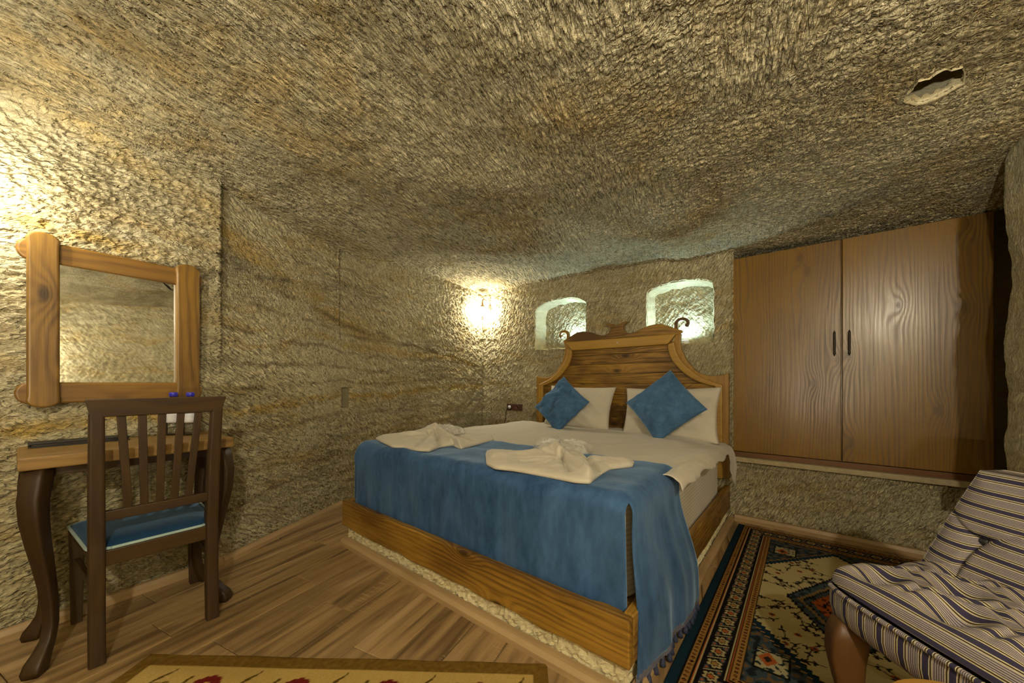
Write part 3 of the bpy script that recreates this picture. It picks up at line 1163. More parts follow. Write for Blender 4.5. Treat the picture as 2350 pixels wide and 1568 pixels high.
def wavy_board(name, x0, x1, y0, y1, zb, zt, mat, n=40, seed=1, axis='x'):
    v, f = [], []
    for i in range(n + 1):
        t = i / n
        w = float(perlin(np.array([t * 14.0]), np.array([seed * 3.3]), seed)[0]) * .008
        if axis == 'x':
            p = x0 + (x1 - x0) * t
            v += [(p, y0, zb + w), (p, y1, zb + w), (p, y1, zt), (p, y0, zt)]
        else:
            p = y0 + (y1 - y0) * t
            v += [(x0, p, zb + w), (x1, p, zb + w), (x1, p, zt), (x0, p, zt)]
    for i in range(n):
        a, b = i * 4, i * 4 + 4
        for k in range(4):
            k2 = (k + 1) % 4
            f.append((a + k, b + k, b + k2, a + k2) if axis == 'y' else (a + k, a + k2, b + k2, b + k))
    f.append((0, 3, 2, 1) if axis == 'x' else (0, 1, 2, 3))
    e = n * 4
    f.append((e, e + 1, e + 2, e + 3) if axis == 'x' else (e + 3, e + 2, e + 1, e))
    me_o = mesh_obj(name, v, f, mat, bed)
    bm = bmesh.new()
    bm.from_mesh(me_o.data)
    bmesh.ops.recalc_face_normals(bm, faces=bm.faces)
    bm.to_mesh(me_o.data)
    bm.free()
    bevel_mod(me_o, .006, 2, 60)
    return me_o


wavy_board('foot_rail', bx(1.849), bx(0), 0, .035, RB, RT, M['bed_x'], seed=4)
wavy_board('side_rail', bx(.035), bx(0), .037, 1.93, RB, RT, M['bed_y'], seed=5, axis='y')
wavy_board('side_rail', bx(1.849), bx(1.814), .037, 1.93, RB, RT, M['bed_y'], seed=6, axis='y')
box('slat_base', (bx(.925), .99, .225), (1.77, 1.88, .02), M['bed_x'], bed, .002)

outer = [(.852, .30), (.852, 1.073), (.82, 1.064), (.79, 1.058), (.735, 1.055), (.69, 1.064), (.66, 1.078), (.625, 1.105), (.60, 1.135), (.57, 1.175), (.55, 1.215), (.532, 1.26), (.523, 1.30), (.520, 1.345), (.528, 1.39)]
inner = [(.432, 1.312), (.434, 1.28), (.442, 1.24), (.456, 1.20), (.474, 1.168), (.50, 1.135), (.53, 1.10), (.565, 1.068), (.61, 1.035), (.66, 1.008), (.71, .990), (.765, .976), (.765, .30)]


def inner_half(z):
    pts = sorted([(p[1], p[0]) for p in inner])
    return float(np.interp(z, [p[0] for p in pts], [p[1] for p in pts]))


# horizontal boards of the panel
zb = .30
k = 0
rb = random.Random(5)
while zb < 1.33:
    hgt = .10 if zb < .9 else .086
    zt = min(zb + hgt, 1.335)
    L_, R_ = [], []
    for i in range(5):
        z = zb + .0012 + (zt - zb - .0024) * i / 4
        a = min(inner_half(min(z, 1.31)) + .03, .83)
        L_.append((-a, z))
        R_.append((a, z))
    prism('panel_board', R_ + L_[::-1], 1.952 + rb.uniform(-.002, .002), 1.975, M['hb_x'], bed, .002)
    zb = zt
# outer flat framing and the raised moulding, one of each per side
for s in (-1, 1):
    band = [(s * a, z) for a, z in outer] + [(s * (a - .005), z) for a, z in [(.50, 1.39)]] + [(s * (a + .028), z + .010) for a, z in inner]
    band = [(x, z) for x, z in band]
    if s < 0:
        band = band[::-1]
    prism('side_frame', band, 1.938, 1.98, M['bed_z'], bed, .004)
    mi = [(s * a, z) for a, z in inner]
    mo = [(s * (a + .052), z + .020) for a, z in inner[:-2]] + [(s * .815, .99), (s * .815, .30)]
    ml = mo + mi[::-1]
    if s > 0:
        ml = ml[::-1]
    prism('moulding', ml[::-1], 1.915, 1.95, M['hb_mould'], bed, .010, 3)
prism('top_rail', [(.50, 1.392), (-.50, 1.392), (-.432, 1.310), (.432, 1.310)], 1.915, 1.965, M['hb_mould'], bed, .010, 3)
half = [(.528, 1.388), (.540, 1.412), (.50, 1.428), (.472, 1.441), (.43, 1.462), (.388, 1.479), (.335, 1.484), (.285, 1.478), (.232, 1.464), (.19, 1.446), (.158, 1.433), (.125, 1.428), (.098, 1.432), (.076, 1.447), (.063, 1.468), (.060, 1.492), (.070, 1.510), (.088, 1.522), (.112, 1.529), (.085, 1.534), (.055, 1.530), (.028, 1.520), (0, 1.506)]
crest = half + [(-a, z) for a, z in half[:-1]][::-1]
prism('crest', crest, 1.935, 1.972, M['hb_x'], bed, .004)
for s in (-1, 1):
    cl = []
    for i in range(26):
        t = i / 25
        an = math.radians(185 - 240 * t)
        r = .047 - .009 * t
        cl.append((.536 + r * math.cos(an), 1.470 + r * math.sin(an) * .80))
    cl = [(.492, 1.42), (.489, 1.44)] + cl
    wid = [.013] * 2 + [.0125 - .003 * (i / 25) for i in range(26)]
    wid[-4:] = [.011, .013, .013, .007]
    A_, B_ = [], []
    for i, (x, z) in enumerate(cl):
        x0, z0 = cl[max(i - 1, 0)]
        x1, z1 = cl[min(i + 1, len(cl) - 1)]
        tx, tz = x1 - x0, z1 - z0
        ln = math.hypot(tx, tz)
        nx, nz = -tz / ln, tx / ln
        A_.append((s * (x + nx * wid[i]), z + nz * wid[i]))
        B_.append((s * (x - nx * wid[i]), z - nz * wid[i]))
    ol = A_ + B_[::-1]
    # quad strip prism keeps the spiral clean
    n = len(A_)
    v = [(x, y, z) for y in (1.938, 1.968) for x, z in A_] + [(x, y, z) for y in (1.938, 1.968) for x, z in B_]
    f = []
    for i in range(n - 1):
        f += [(i, i + 1, 2 * n + i + 1, 2 * n + i), (n + i, 3 * n + i, 3 * n + i + 1, n + i + 1),
              (i, n + i, n + i + 1, i + 1), (2 * n + i, 2 * n + i + 1, 3 * n + i + 1, 3 * n + i)]
    f += [(0, 2 * n, 3 * n, n), (n - 1, 2 * n - 1, 4 * n - 1, 3 * n - 1)]
    so = mesh_obj('scroll', v, f, M['hb_x'], bed)
    bm = bmesh.new()
    bm.from_mesh(so.data)
    bmesh.ops.recalc_face_normals(bm, faces=bm.faces)
    bm.to_mesh(so.data)
    bm.free()
    bevel_mod(so, .003, 2, 50)
lathe('screw_cap', [(.001, 0), (.006, .001), (.005, .004), (.001, .005)], M['paper'], bed, 10, (.02, 1.913, 1.352)).rotation_euler = (math.pi / 2, 0, 0)

# stone plinth under the bed with its skirting
def rock_box(name, u0, u1, v0, v1, z0, z1, lab):
    xs_, ys_ = [], []
    step = .012
    per = []
    cs = [(u1, v0), (u0, v0), (u0, v1), (u1, v1)]
    for (a, b) in zip(cs, cs[1:] + cs[:1]):
        L = math.hypot(b[0] - a[0], b[1] - a[1])
        nn = int(L / step)
        for i in range(nn):
            per.append((a[0] + (b[0] - a[0]) * i / nn, a[1] + (b[1] - a[1]) * i / nn, (b[1] - a[1]) / L, -(b[0] - a[0]) / L))
    per = np.array(per)
    zs_ = np.arange(z0, z1 + 1e-6, .008)
    tt = np.arange(len(per)) * step
    T_, Z_ = np.meshgrid(tt, zs_, indexing='ij')
    h = perlin(T_ * 30, Z_ * 40, 21) * .009 + chisel(T_, Z_, 1.2, .03, .012, 23) * .010
    PU = per[:, 0:1] + per[:, 2:3] * h
    PV = per[:, 1:2] + per[:, 3:4] * h
    v = np.stack([bx(PU).ravel(), PV.ravel(), Z_.ravel()], 1)
    n, m = T_.shape
    qd = []
    for i in range(n):
        for j in range(m - 1):
            i2 = (i + 1) % n
            qd.append((i * m + j, i2 * m + j, i2 * m + j + 1, i * m + j + 1))
    faces = qd + [tuple(i * m + m - 1 for i in range(n))]
    o = mesh_obj(name, v, faces, M['rock_pale'], None, False)
    bm = bmesh.new()
    bm.from_mesh(o.data)
    bmesh.ops.recalc_face_normals(bm, faces=bm.faces)
    bm.to_mesh(o.data)
    bm.free()
    xx, dd = bed_pt(HBC, 0)
    o.location = Vector((xx, dd, 0)) * S
    o.rotation_euler = (0, 0, BED_ROT)
    return o


pl = rock_box('bed_plinth', .03, 1.82, .03, 1.94, 0, .212, '')
tag(pl, 'rough pale stone plinth carrying the pine bed', 'plinth')
# shallow skirting strips round the plinth
skirt('baseboard_bed_foot', bed_pt(.0, -.004), bed_pt(1.82, -.004), .038, .045, 'oak strip along the stone plinth at the foot of the bed')
skirt('baseboard_bed_side', bed_pt(-.004, 1.96), bed_pt(-.004, .02), .030, .036, 'oak strip along the stone plinth at the side of the bed')

# ------------------------------------------------------------------ bedding
MZ = .605


def rounded_arc(t, r):
    """Arc length t from inner flat (t>0) over a rounded edge: returns (inset, drop)."""
    q = r * math.pi / 2
    t = np.asarray(t, float)
    a = np.clip(-t, 0, q) / r
    ins = np.where(t > 0, r + t, r - r * np.sin(a))
    drop = np.where(t > 0, 0, r - r * np.cos(a))
    ext = np.maximum(-t - q, 0)
    return ins, drop + ext


matt = tag(bed_empty('mattress', HBC, 0, 0), 'thick mattress in a cream striped fitted sheet on the pine bed', 'mattress')
u0, u1, v0, v1 = .045, 1.80, .085, 1.905


def mattress_shell(name, mat, parent, zb, zt, r, sag=0.0):
    us = np.concatenate([np.arange(-.10, u1 - u0 + .10, .02), [u1 - u0 + .10]])
    # superellipse rings: top surface plus skirts
    N, K = 220, 16
    ang = np.linspace(0, 2 * np.pi, N, endpoint=False)
    e = .16
    cx_, cy_ = (u0 + u1) / 2, (v0 + v1) / 2
    hx_, hy_ = (u1 - u0) / 2, (v1 - v0) / 2
    c, s = np.cos(ang), np.sin(ang)
    ex = np.sign(c) * np.abs(c) ** e
    ey = np.sign(s) * np.abs(s) ** e
    rings = []
    for k_ in range(6):
        f_ = k_ / 5
        rings.append((1 - .0, zb + (zt - r - zb) * f_, 0))
    for k_ in range(1, 9):
        a = math.pi / 2 * k_ / 8
        rings.append((1, zt - r + r * math.sin(a), r * (1 - math.cos(a))))
    for f_ in (.97, .9, .75, .5, .25, .0):
        rings.append((f_, zt, r))
    v = []
    for f_, z, ins in rings:
        X_ = cx_ + ex * (hx_ - ins) * f_
        Y_ = cy_ + ey * (hy_ - ins) * f_
        zz = np.full(N, z) + np.where(f_ < 1, .012 * (1 - f_ ** 2), 0)
        zz = zz + perlin(X_ * 9, Y_ * 9, 33) * .003 - sag * sstep(.35, 0, X_) * sstep(.9, 1.9, Y_) * (z > zb + .1)
        v.append(np.stack([bx(X_), Y_, zz], 1))
    v = np.concatenate(v)
    R = len(rings)
    f = []
    for i in range(R - 1):
        for k_ in range(N):
            k2 = (k_ + 1) % N
            f.append((i * N + k_, i * N + k2, (i + 1) * N + k2, (i + 1) * N + k_))
    o = mesh_obj(name, v, f, mat, parent, True)
    bm = bmesh.new()
    bm.from_mesh(o.data)
    bmesh.ops.remove_doubles(bm, verts=bm.verts, dist=1e-5)
    bmesh.ops.recalc_face_normals(bm, faces=bm.faces)
    bm.to_mesh(o.data)
    bm.free()
    return o


mattress_shell('mattress_body', M['sheet'], matt, .237, MZ - .004, .05, .04)
# top sheet: lies over the mattress with a rumpled edge, hanging a little on the right
nu_, nv_ = 120, 130
pu = np.linspace(-.135, 1.80, nu_)
pv = np.linspace(.50, 1.87, nv_)
PU, PV = np.meshgrid(pu, pv, indexing='ij')
edge = -.085 + .03 * perlin(PV * 4, PV * 0, 8) - .23 * sstep(1.66, 1.84, PV)
PU = np.where(PU < 0, PU / .135 * -edge, PU)
ins, drop = rounded_arc(PU, .05)
uu_ = u0 + ins - .05 + .0 - .008
zz_ = MZ + .004 - drop
crn = perlin(PU * 5 + PV * 3, PV * 2.2, 9) * .006 + perlin(PU * 14 + PV * 8, PV * 5, 10) * .003
fold = sstep(.45, .0, PU) * perlin(PU * 16, PV * 5 + PU * 6, 11) * .012
zz_ = zz_ + (crn + fold) * (drop < .02) + .004
zz_ -= .045 * sstep(.35, 0, ins) * sstep(.9, 1.9, PV)
uu_ = uu_ - .012 * (drop > .02) - np.where(drop > .05, (perlin(PV * 22, drop * 4, 12) * .02 + .012) * np.clip(drop / .15, 0, 1), 0)
ins2, drop2 = rounded_arc(1.87 - PV - .02, .03)
o = quads_obj('top_sheet', np.stack([bx(uu_).ravel(), PV.ravel(), zz_.ravel()], 1), grid_quads(nu_, nv_), M['white'], matt)
sm = o.modifiers.new('thick', 'SOLIDIFY')
sm.thickness = .004

# bedspread
spread = tag(bed_empty('bedspread', HBC, 0, 0), 'blue suede bedspread with tasselled hem draped over the foot of the bed', 'bedspread')
BZ = MZ + .016
R_ = .055
nA, nB = 220, 130
WT = u1 - u0 + .036 - 2 * R_                                        # width of the flat part
pa = np.linspace(-.60, WT + .42, nA)             # across: right drop, top, left drop
pb = np.linspace(-.43, .515, nB)                # along: front drop (negative), top
PA_, PB_ = np.meshgrid(pa, pb, indexing='ij')
insR, dropR = rounded_arc(PA_, R_)
insL, dropL = rounded_arc(WT - PA_, R_)
insF, dropF = rounded_arc(PB_, R_)
ub = np.where(PA_ < WT / 2, u0 - .012 + insR - R_ + R_, 0)
ub = np.where(PA_ < WT / 2, u0 - .018 + insR, u1 + .018 - insL)
vb = v0 - .016 + insF
vb = np.where(PB_ > 0, v0 - .016 + R_ + PB_, vb)
dside = np.where(PA_ < WT / 2, dropR, dropL)
zt_ = BZ - dside - dropF
# cloth relief
rel = perlin(PA_ * 5, PB_ * 5, 14) * .008 + perlin(PA_ * 13, PB_ * 9, 15) * .003
folds_f = np.clip(dropF / .3, 0, 1) * (perlin(PA_ * 5.5, dropF * 1.5, 16) * .014 + perlin(PA_ * 11, dropF * 3, 18) * .006)
vb = vb - np.where(PB_ < 0, folds_f + .0, 0)
zt_ = zt_ + rel * (dside + dropF < .03)
# right drop swings out over the side rail, hangs in soft folds and flares to the near corner
rd = np.clip(dropR / .55, 0, 1) * (PA_ < 0)
swing = .060 * sstep(.10, .45, dropR) * (PA_ < 0) * (.55 + .45 * sstep(-.03, .18, PB_))
ub = ub - swing - rd * (perlin(PB_ * 9, dropR * 1.2, 19) * .022 + .008)
vb = vb + rd * (.02 * (PB_ / .5)) - rd * .035 * sstep(.12, -.02, PB_)
# corner block removed: front drop ends at the mattress corner, right drop starts there
kA = (PA_ < -.045) & (PB_ < -.03)
keepc = ~(kA[:-1, :-1] | kA[1:, 1:])
# near the slit the front panel turns inward a little
inn = (PB_ < 0) & (PA_ < .22)
tk = sstep(.22, .0, PA_) * np.clip(dropF / .3, 0, 1) * inn
vb = vb + tk * .012
ub = ub + tk * .02 * 0
verts = np.stack([bx(ub).ravel(), vb.ravel(), zt_.ravel()], 1)
qd = grid_quads(nA, nB, keepc)
verts, qd, _ = compact(verts, qd)
o = quads_obj('spread_cloth', verts, qd, M['blue'], spread)
sm = o.modifiers.new('thick', 'SOLIDIFY')
sm.thickness = .006
sm.offset = -1
# hem trim and tassels along the bottom of the right drop
jj = [j for j in range(nB) if pb[j] >= -.03]
hem = [(float(ub[0, j]), float(vb[0, j]), float(zt_[0, j])) for j in jj]
v, f = [], []
for i, (u, vv_, z) in enumerate(hem):
    w = .004 * math.sin(i * 2.2)
    v += [(bx(u - .006), vv_, z + .012 + w), (bx(u - .006), vv_, z - .012 + w), (bx(u + .004), vv_, z - .012 + w), (bx(u + .004), vv_, z + .012 + w)]
for i in range(len(hem) - 1):
    for k in range(4):
        k2 = (k + 1) % 4
        f.append((i * 4 + k, i * 4 + k2, i * 4 + 4 + k2, i * 4 + 4 + k))
f += [(0, 3, 2, 1), tuple(len(v) - 4 + k for k in range(4))]
mesh_obj('hem_trim', v, f, M['fringe_trim'], spread)
tm = None
for i in range(2, len(hem), 5):
    u, vv_, z = hem[i]
    zt2 = z - .008
    hgt = max(zt2 - .004, .012)
    if tm is None:
        t_o = lathe('tassel', [(.003, 0), (.006, -.003), (.004, -.008), (.009, -.02), (.011, -.034), (.002, -.036)], M['fringe'], spread, 8, (bx(u - .003), vv_, zt2))
        tm = t_o.data
    else:
        t_o = bpy.data.objects.new('tassel', tm)
        COL.objects.link(t_o)
        t_o.parent = spread
        t_o.location = Vector((bx(u - .003), vv_, zt2)) * S
    t_o.scale = (1, 1, min(1.0, hgt / .036))


# pillows and cushions
def pillow(name, w, h, t, mat, wr=1.0, seed=1, n=44, pinch=.07, nexp=2.6):
    a = np.linspace(-1, 1, n)
    X_, Y_ = np.meshgrid(a, a, indexing='ij')
    prof = np.clip((1 - np.abs(X_) ** nexp) * (1 - np.abs(Y_) ** nexp), 0, 1) ** .55
    ox = X_ * (1 - pinch * (1 - Y_ ** 2))
    oy = Y_ * (1 - pinch * (1 - X_ ** 2))
    wrk = (perlin(X_ * 2.2 + seed, Y_ * 2.2, seed) * .018 + perlin(X_ * 5 + Y_ * 3, Y_ * 4, seed + 3) * .009) * wr
    rad = np.hypot(X_, Y_)
    wrk = wrk * (.4 + rad)
    top = np.stack([ox * w / 2, oy * h / 2, prof * t / 2 + wrk * prof], 2).reshape(-1, 3)
    bot = np.stack([ox * w / 2, oy * h / 2, -prof * t / 2 + wrk * prof * .5], 2).reshape(-1, 3)
    q1 = grid_quads(n, n)
    q2 = grid_quads(n, n, None, True) + n * n
    me = quads_obj(name, np.concatenate([top, bot]), np.concatenate([q1, q2]), mat)
    bm = bmesh.new()
    bm.from_mesh(me.data)
    bmesh.ops.remove_doubles(bm, verts=bm.verts, dist=1e-5)
    bm.to_mesh(me.data)
    bm.free()
    return me


def lean(o, u, v, z, tilt, spin=0.0, yaw=0.0):
    """Stand a pillow: its face towards the foot of the bed, tilted back by tilt."""
    x, d = bed_pt(u, v)
    R = Matrix.Rotation(BED_ROT + yaw, 4, 'Z') @ Matrix.Rotation(math.pi / 2 - tilt, 4, 'X') @ Matrix.Rotation(spin, 4, 'Z')
    o.matrix_world = Matrix.Translation(Vector((x, d, z)) * S) @ R


p = pillow('pillow', .66, .40, .13, M['white'], 1.0, 3)
lean(p, 1.165, 1.80, .785, math.radians(20), math.radians(-1))
tag(p, 'plump white pillow standing behind the slumped blue cushion', 'pillow')
p = pillow('pillow', .70, .42, .13, M['white'], 1.3, 7)
lean(p, .388, 1.79, .770, math.radians(20), math.radians(1))
tag(p, 'plump white pillow standing behind the upright blue cushion nearest the wardrobe', 'pillow')
p = pillow('cushion', .385, .385, .13, M['blue_cush'], 2.2, 12, pinch=.05)
lean(p, 1.235, 1.62, .815, math.radians(24), math.radians(45 + 7), math.radians(0))
tag(p, 'slumped blue suede cushion with a crumpled lower corner, propped on a white pillow', 'cushion')
p = pillow('cushion', .40, .40, .13, M['blue_cush'], 1.3, 21, pinch=.05)
lean(p, .365, 1.60, .840, math.radians(23), math.radians(45 - 3))
tag(p, 'smooth blue suede cushion standing on its corner on the pillow nearest the wardrobe', 'cushion')


# folded towels and wrapped packets: low draped shapes with a pinch and radiating pleats
def draped(name, outline_px, centre_px, z, hmax, pleats, mat, seed, rim=.012, ridge=.016, N=200, K=26, hump=None, noise_amp=.0, smooth=True, ridges=()):
    pts = np.array([unproj(px, py, z)[:2] for px, py in outline_px])
    c = np.array(unproj(*centre_px, z)[:2])
    seg = np.linalg.norm(np.roll(pts, -1, 0) - pts, axis=1)
    cum = np.concatenate([[0], np.cumsum(seg)])
    tt = np.linspace(0, cum[-1], N, endpoint=False)
    cl = np.concatenate([pts, pts[:1]])
    ol = np.stack([np.interp(tt, cum, cl[:, 0]), np.interp(tt, cum, cl[:, 1])], 1)
    # light rounding of the outline
    for _ in range(2):
        ol = (np.roll(ol, 1, 0) + 2 * ol + np.roll(ol, -1, 0)) / 4
    ang = np.arctan2(ol[:, 1] - c[1], ol[:, 0] - c[0])
    wav = perlin(tt * 22, tt * 0 + seed, seed) * .006
    r_ = np.linspace(0.02, 1, K)
    v = []
    for r in r_:
        P = c + (ol - c) * r
        ed = 1 - np.exp(-(1 - r) * 22.0)
        h = rim + (hmax - rim) * ed * (.55 + .45 * np.cos(r * 1.4))
        h = h + ridge * (2 / np.pi * np.arcsin(np.sin(ang * pleats + 2.5 * perlin(ang * 2, ang * 0 + r, seed + 2)))) * math.sin(math.pi * min(r * 1.25, 1)) * .8
        h = h + perlin(P[:, 0] * 30, P[:, 1] * 30, seed + 4) * (.003 + noise_amp)
        for (pa_, pb2, rh, rw) in ridges:
            A_, B_ = np.array(unproj(*pa_, z)[:2]), np.array(unproj(*pb2, z)[:2])
            ab = B_ - A_
            tq = np.clip(((P - A_) @ ab) / (ab @ ab), 0, 1)
            dq = np.linalg.norm(P - A_ - tq[:, None] * ab, axis=1)
            h = h + rh * np.exp(-(dq / rw) ** 2) * min(1.0, (1 - r) * 8 + .25)
        if hump is not None:
            hp = np.array(unproj(*hump[0], z)[:2])
            h = h + hump[1] * np.exp(-((P - hp) ** 2).sum(1) / hump[2] ** 2)
        v.append(np.stack([P[:, 0], P[:, 1], z + np.maximum(h, .004) + (wav if r == 1 else 0) * .5], 1))
    # hem turns under
    v.append(np.stack([ol[:, 0], ol[:, 1], np.full(N, z + .001)], 1))
    P = c + (ol - c) * .94
    v.append(np.stack([P[:, 0], P[:, 1], np.full(N, z + .001)], 1))
    v = np.concatenate(v)
    org = np.array([c[0], c[1], z])
    R = K + 2
    f = []
    for i in range(R - 1):
        for k in range(N):
            k2 = (k + 1) % N
            f.append((i * N + k, (i + 1) * N + k, (i + 1) * N + k2, i * N + k2))
    f.append(tuple(range(N)))
    f.append(tuple(range((R - 1) * N, R * N))[::-1])
    o = mesh_obj(name, v - org, f, mat, None, smooth)
    bm = bmesh.new()
    bm.from_mesh(o.data)
    bmesh.ops.recalc_face_normals(bm, faces=bm.faces)
    bm.to_mesh(o.data)
    bm.free()
    o.location = Vector(org) * S
    return o


TZ = BZ + .006
o = draped('towel', [(1114, 1046), (1118, 1039), (1160, 1041), (1215, 1046), (1245, 1040), (1285, 1037), (1325, 1043), (1348, 1058), (1400, 1058), (1456, 1063), (1452, 1073), (1400, 1079), (1378, 1092), (1354, 1112), (1320, 1110), (1250, 1096), (1180, 1083), (1135, 1078), (1116, 1068)],
           (1292, 1066), TZ, .032, 9, M['towel'], 5, hump=((1275, 1052), .02, .10), N=260, K=44, ridge=.008,
           ridges=(((1268, 1046), (1352, 1102), .028, .024), ((1135, 1058), (1262, 1052), .016, .03), ((1350, 1068), (1440, 1068), .010, .03), ((1285, 1062), (1332, 1094), -.024, .010), ((1285, 1060), (1308, 1096), -.020, .009), ((1235, 1052), (1290, 1064), -.020, .011), ((1340, 1058), (1374, 1090), -.034, .013), ((1200, 1070), (1285, 1068), -.016, .012)))
tag(o, 'cream towel folded into a bow on the bedspread, beside a wrapped packet', 'towel')
o = draped('towel', [(862, 1010), (880, 1002), (930, 1001), (965, 992), (1000, 986), (1040, 994), (1075, 1002), (1105, 1004), (1128, 1003), (1134, 1012), (1110, 1018), (1080, 1026), (1058, 1032), (1040, 1024), (1010, 1028), (985, 1038), (955, 1036), (930, 1030), (900, 1028)],
           (998, 1008), TZ, .030, 7, M['towel'], 9, hump=((995, 1000), .03, .13), N=260, K=44, ridge=.008,
           ridges=(((985, 992), (1052, 1028), .026, .035), ((880, 1012), (970, 1005), .016, .06), ((1000, 1004), (1008, 1028), -.024, .014), ((985, 1006), (958, 1032), -.018, .014), ((1015, 1000), (1090, 1020), -.026, .016), ((900, 1010), (985, 1008), -.014, .014)))
tag(o, 'cream towel folded into a pleated bow by the wall, with a wrapped packet on it', 'towel')

o = draped('wrapped_packet', [(1222, 1030), (1240, 1020), (1275, 1021), (1310, 1026), (1345, 1030), (1362, 1036), (1350, 1046), (1310, 1046), (1265, 1042), (1228, 1040)], (1290, 1032), MZ + .016, .05, 17, M['wrap'], 15, .016, .012, 120, 14, noise_amp=.012, smooth=False)
tag(o, 'clear plastic wrapped packet lying behind the towel on the white sheet', 'packet')
ins_ = draped('slippers', [(1235, 1031), (1275, 1025), (1345, 1033), (1345, 1042), (1300, 1043), (1240, 1038)], (1290, 1034), MZ + .016, .030, 3, M['towel'], 18, .018, .002, 60, 8)
w_inv = o.location.copy()
ins_.parent = o
ins_.location = ins_.location - w_inv
o = draped('wrapped_packet', [(975, 985), (985, 978), (1010, 980), (1040, 983), (1066, 988), (1068, 995), (1045, 998), (1010, 994), (980, 990)], (1020, 988), TZ + .034, .026, 13, M['wrap'], 25, .010, .008, 100, 12, noise_amp=.010, smooth=False)
tag(o, 'clear plastic wrapped packet resting on the folded towel by the wall', 'packet')
ins_ = draped('slippers', [(985, 985), (1010, 982), (1060, 990), (1045, 995), (1000, 990)], (1020, 988), TZ + .034, .018, 3, M['towel'], 28, .010, .002, 60, 8)
w_inv = o.location.copy()
ins_.parent = o
ins_.location = ins_.location - w_inv

# ------------------------------------------------------------------ desk
DA = math.atan2(.81, .587)
desk = tag(empty('desk', (-1.632, 1.191, 0), DA), 'small wooden writing desk with dark cabriole legs below the mirror', 'desk')
# local x = along the front edge, local y = towards the wall
DL, DD, DZ = .593, .385, .75
box('desk_top', (DL / 2, DD / 2, DZ - .022), (DL, DD, .044), M['desk_x'], desk, .005)
box('apron', (DL / 2, .075, DZ - .062), (DL - .16, .018, .036), M['chair_x'], desk, .002)


def cabriole(cx_, cy_, ox, oy):
    zz = [.706, .66, .60, .53, .45, .37, .29, .21, .14, .09, .055, .03, .012, 0]
    of = [.004, .012, .020, .018, .008, -.004, -.015, -.024, -.026, -.018, -.002, .012, .018, .018]
    rr = [.029, .030, .029, .027, .024, .021, .0185, .0165, .0155, .016, .020, .025, .026, .022]
    path = [(cx_ + ox * o_, cy_ + oy * o_, z) for o_, z in zip(of, zz)]
    lg = sweep('leg', path, [(r, r) for r in rr], M['chair_z'], desk, 16, True, True)
    return lg


for (cx_, cy_, ox, oy) in ((.050, .05, -.85, -1.2), (DL - .045, .05, .9, -1.0), (.050, DD - .06, -.7, .4), (DL - .045, DD - .06, .7, .4)):
    cabriole(cx_, cy_, ox, oy)


def desk_pt(a, b):
    c, s = math.cos(DA), math.sin(DA)
    return (-1.632 + a * c - b * s, 1.191 + a * s + b * c)


bt = None
for px, lab in ((398, 'clear water bottle with blue cap on the desk, farther from the corner of the desk'), (437, 'clear water bottle with blue cap on the desk, next to the corner of the desk')):
    d = 1.755
    x = (px - CX) / F * d
    if bt is None:
        bt = empty('water_bottle', (x, d, DZ))
        pr = [(.026, 0), (.030, .004), (.030, .05), (.0285, .055), (.030, .06), (.030, .12), (.027, .145), (.019, .168), (.0125, .182), (.0125, .188)]
        lathe('bottle_body', pr, M['bottle'], bt, 24)
        lathe('label', [(.0303, .062), (.0306, .063), (.0306, .104), (.0303, .105)], M['paper'], bt, 24, caps=False)
        lathe('cap', [(.0145, .186), (.016, .188), (.016, .203), (.0145, .206)], M['capblue'], bt, 24)
        tag(bt, lab, 'bottle')
    else:
        b2 = copy_tree(bt)
        b2.location = Vector((x, d, DZ)) * S
        tag(b2, lab, 'bottle')
x, d = desk_pt(.16, .325)
fo = empty('folder', (x, d, DZ), DA)
tag(fo, 'long flat black folder lying at the back of the desk', 'folder')
box('cover', (0, 0, .0155), (.27, .088, .005), M['black'], fo, .002)
box('pages', (.003, 0, .009), (.258, .080, .008), M['iron'], fo, .001)
box('cover', (0, 0, .0025), (.27, .088, .005), M['black'], fo, .002)

# ------------------------------------------------------------------ chair
CA = math.atan2(.8, .6)
chair = tag(empty('chair', (-1.387, 1.42, 0), CA), 'dark wooden chair with a blue padded seat and slatted back at the desk', 'chair')
# local x along the back (to the viewer's right), local y towards the desk
hw, fw, dp = .162, .188, .405
LEAN, CT = -.06, .945
for s in (-1, 1):
    pth = [(s * hw, -.012, 0), (s * hw, 0, .18), (s * hw, 0, .43), (s * (hw + .002), -.02, .66), (s * (hw + .004), LEAN + .006, .895)]
    sweep('back_leg', pth, [(.0215, .021), (.0215, .022), (.0215, .024), (.0205, .021), (.019, .018)], M['chair_z'], chair, 16, False, True)
    hexa('front_leg', [(s * fw - .016, dp - .016, 0), (s * fw + .016, dp - .016, 0), (s * fw + .016, dp + .016, 0), (s * fw - .016, dp + .016, 0),
                       (s * fw - .022, dp - .022, .385), (s * fw + .022, dp - .022, .385), (s * fw + .022, dp + .022, .385), (s * fw - .022, dp + .022, .385)], M['chair_z'], chair)
    hexa('stretcher', [(s * hw - .009, .02, .245), (s * hw + .009, .02, .245), (s * fw + .009, dp - .02, .245), (s * fw - .009, dp - .02, .245),
                       (s * hw - .009, .02, .273), (s * hw + .009, .02, .273), (s * fw + .009, dp - .02, .273), (s * fw - .009, dp - .02, .273)], M['chair_x'], chair)
    hexa('seat_rail', [(s * hw - .010, .02, .345), (s * hw + .012, .02, .345), (s * fw + .012, dp - .01, .345), (s * fw - .010, dp - .01, .345),
                       (s * hw - .010, .02, .398), (s * hw + .012, .02, .398), (s * fw + .012, dp - .01, .398), (s * fw - .010, dp - .01, .398)], M['chair_x'], chair)
box('seat_rail', (0, .0, .368), (2 * hw - .03, .026, .056), M['chair_x'], chair)
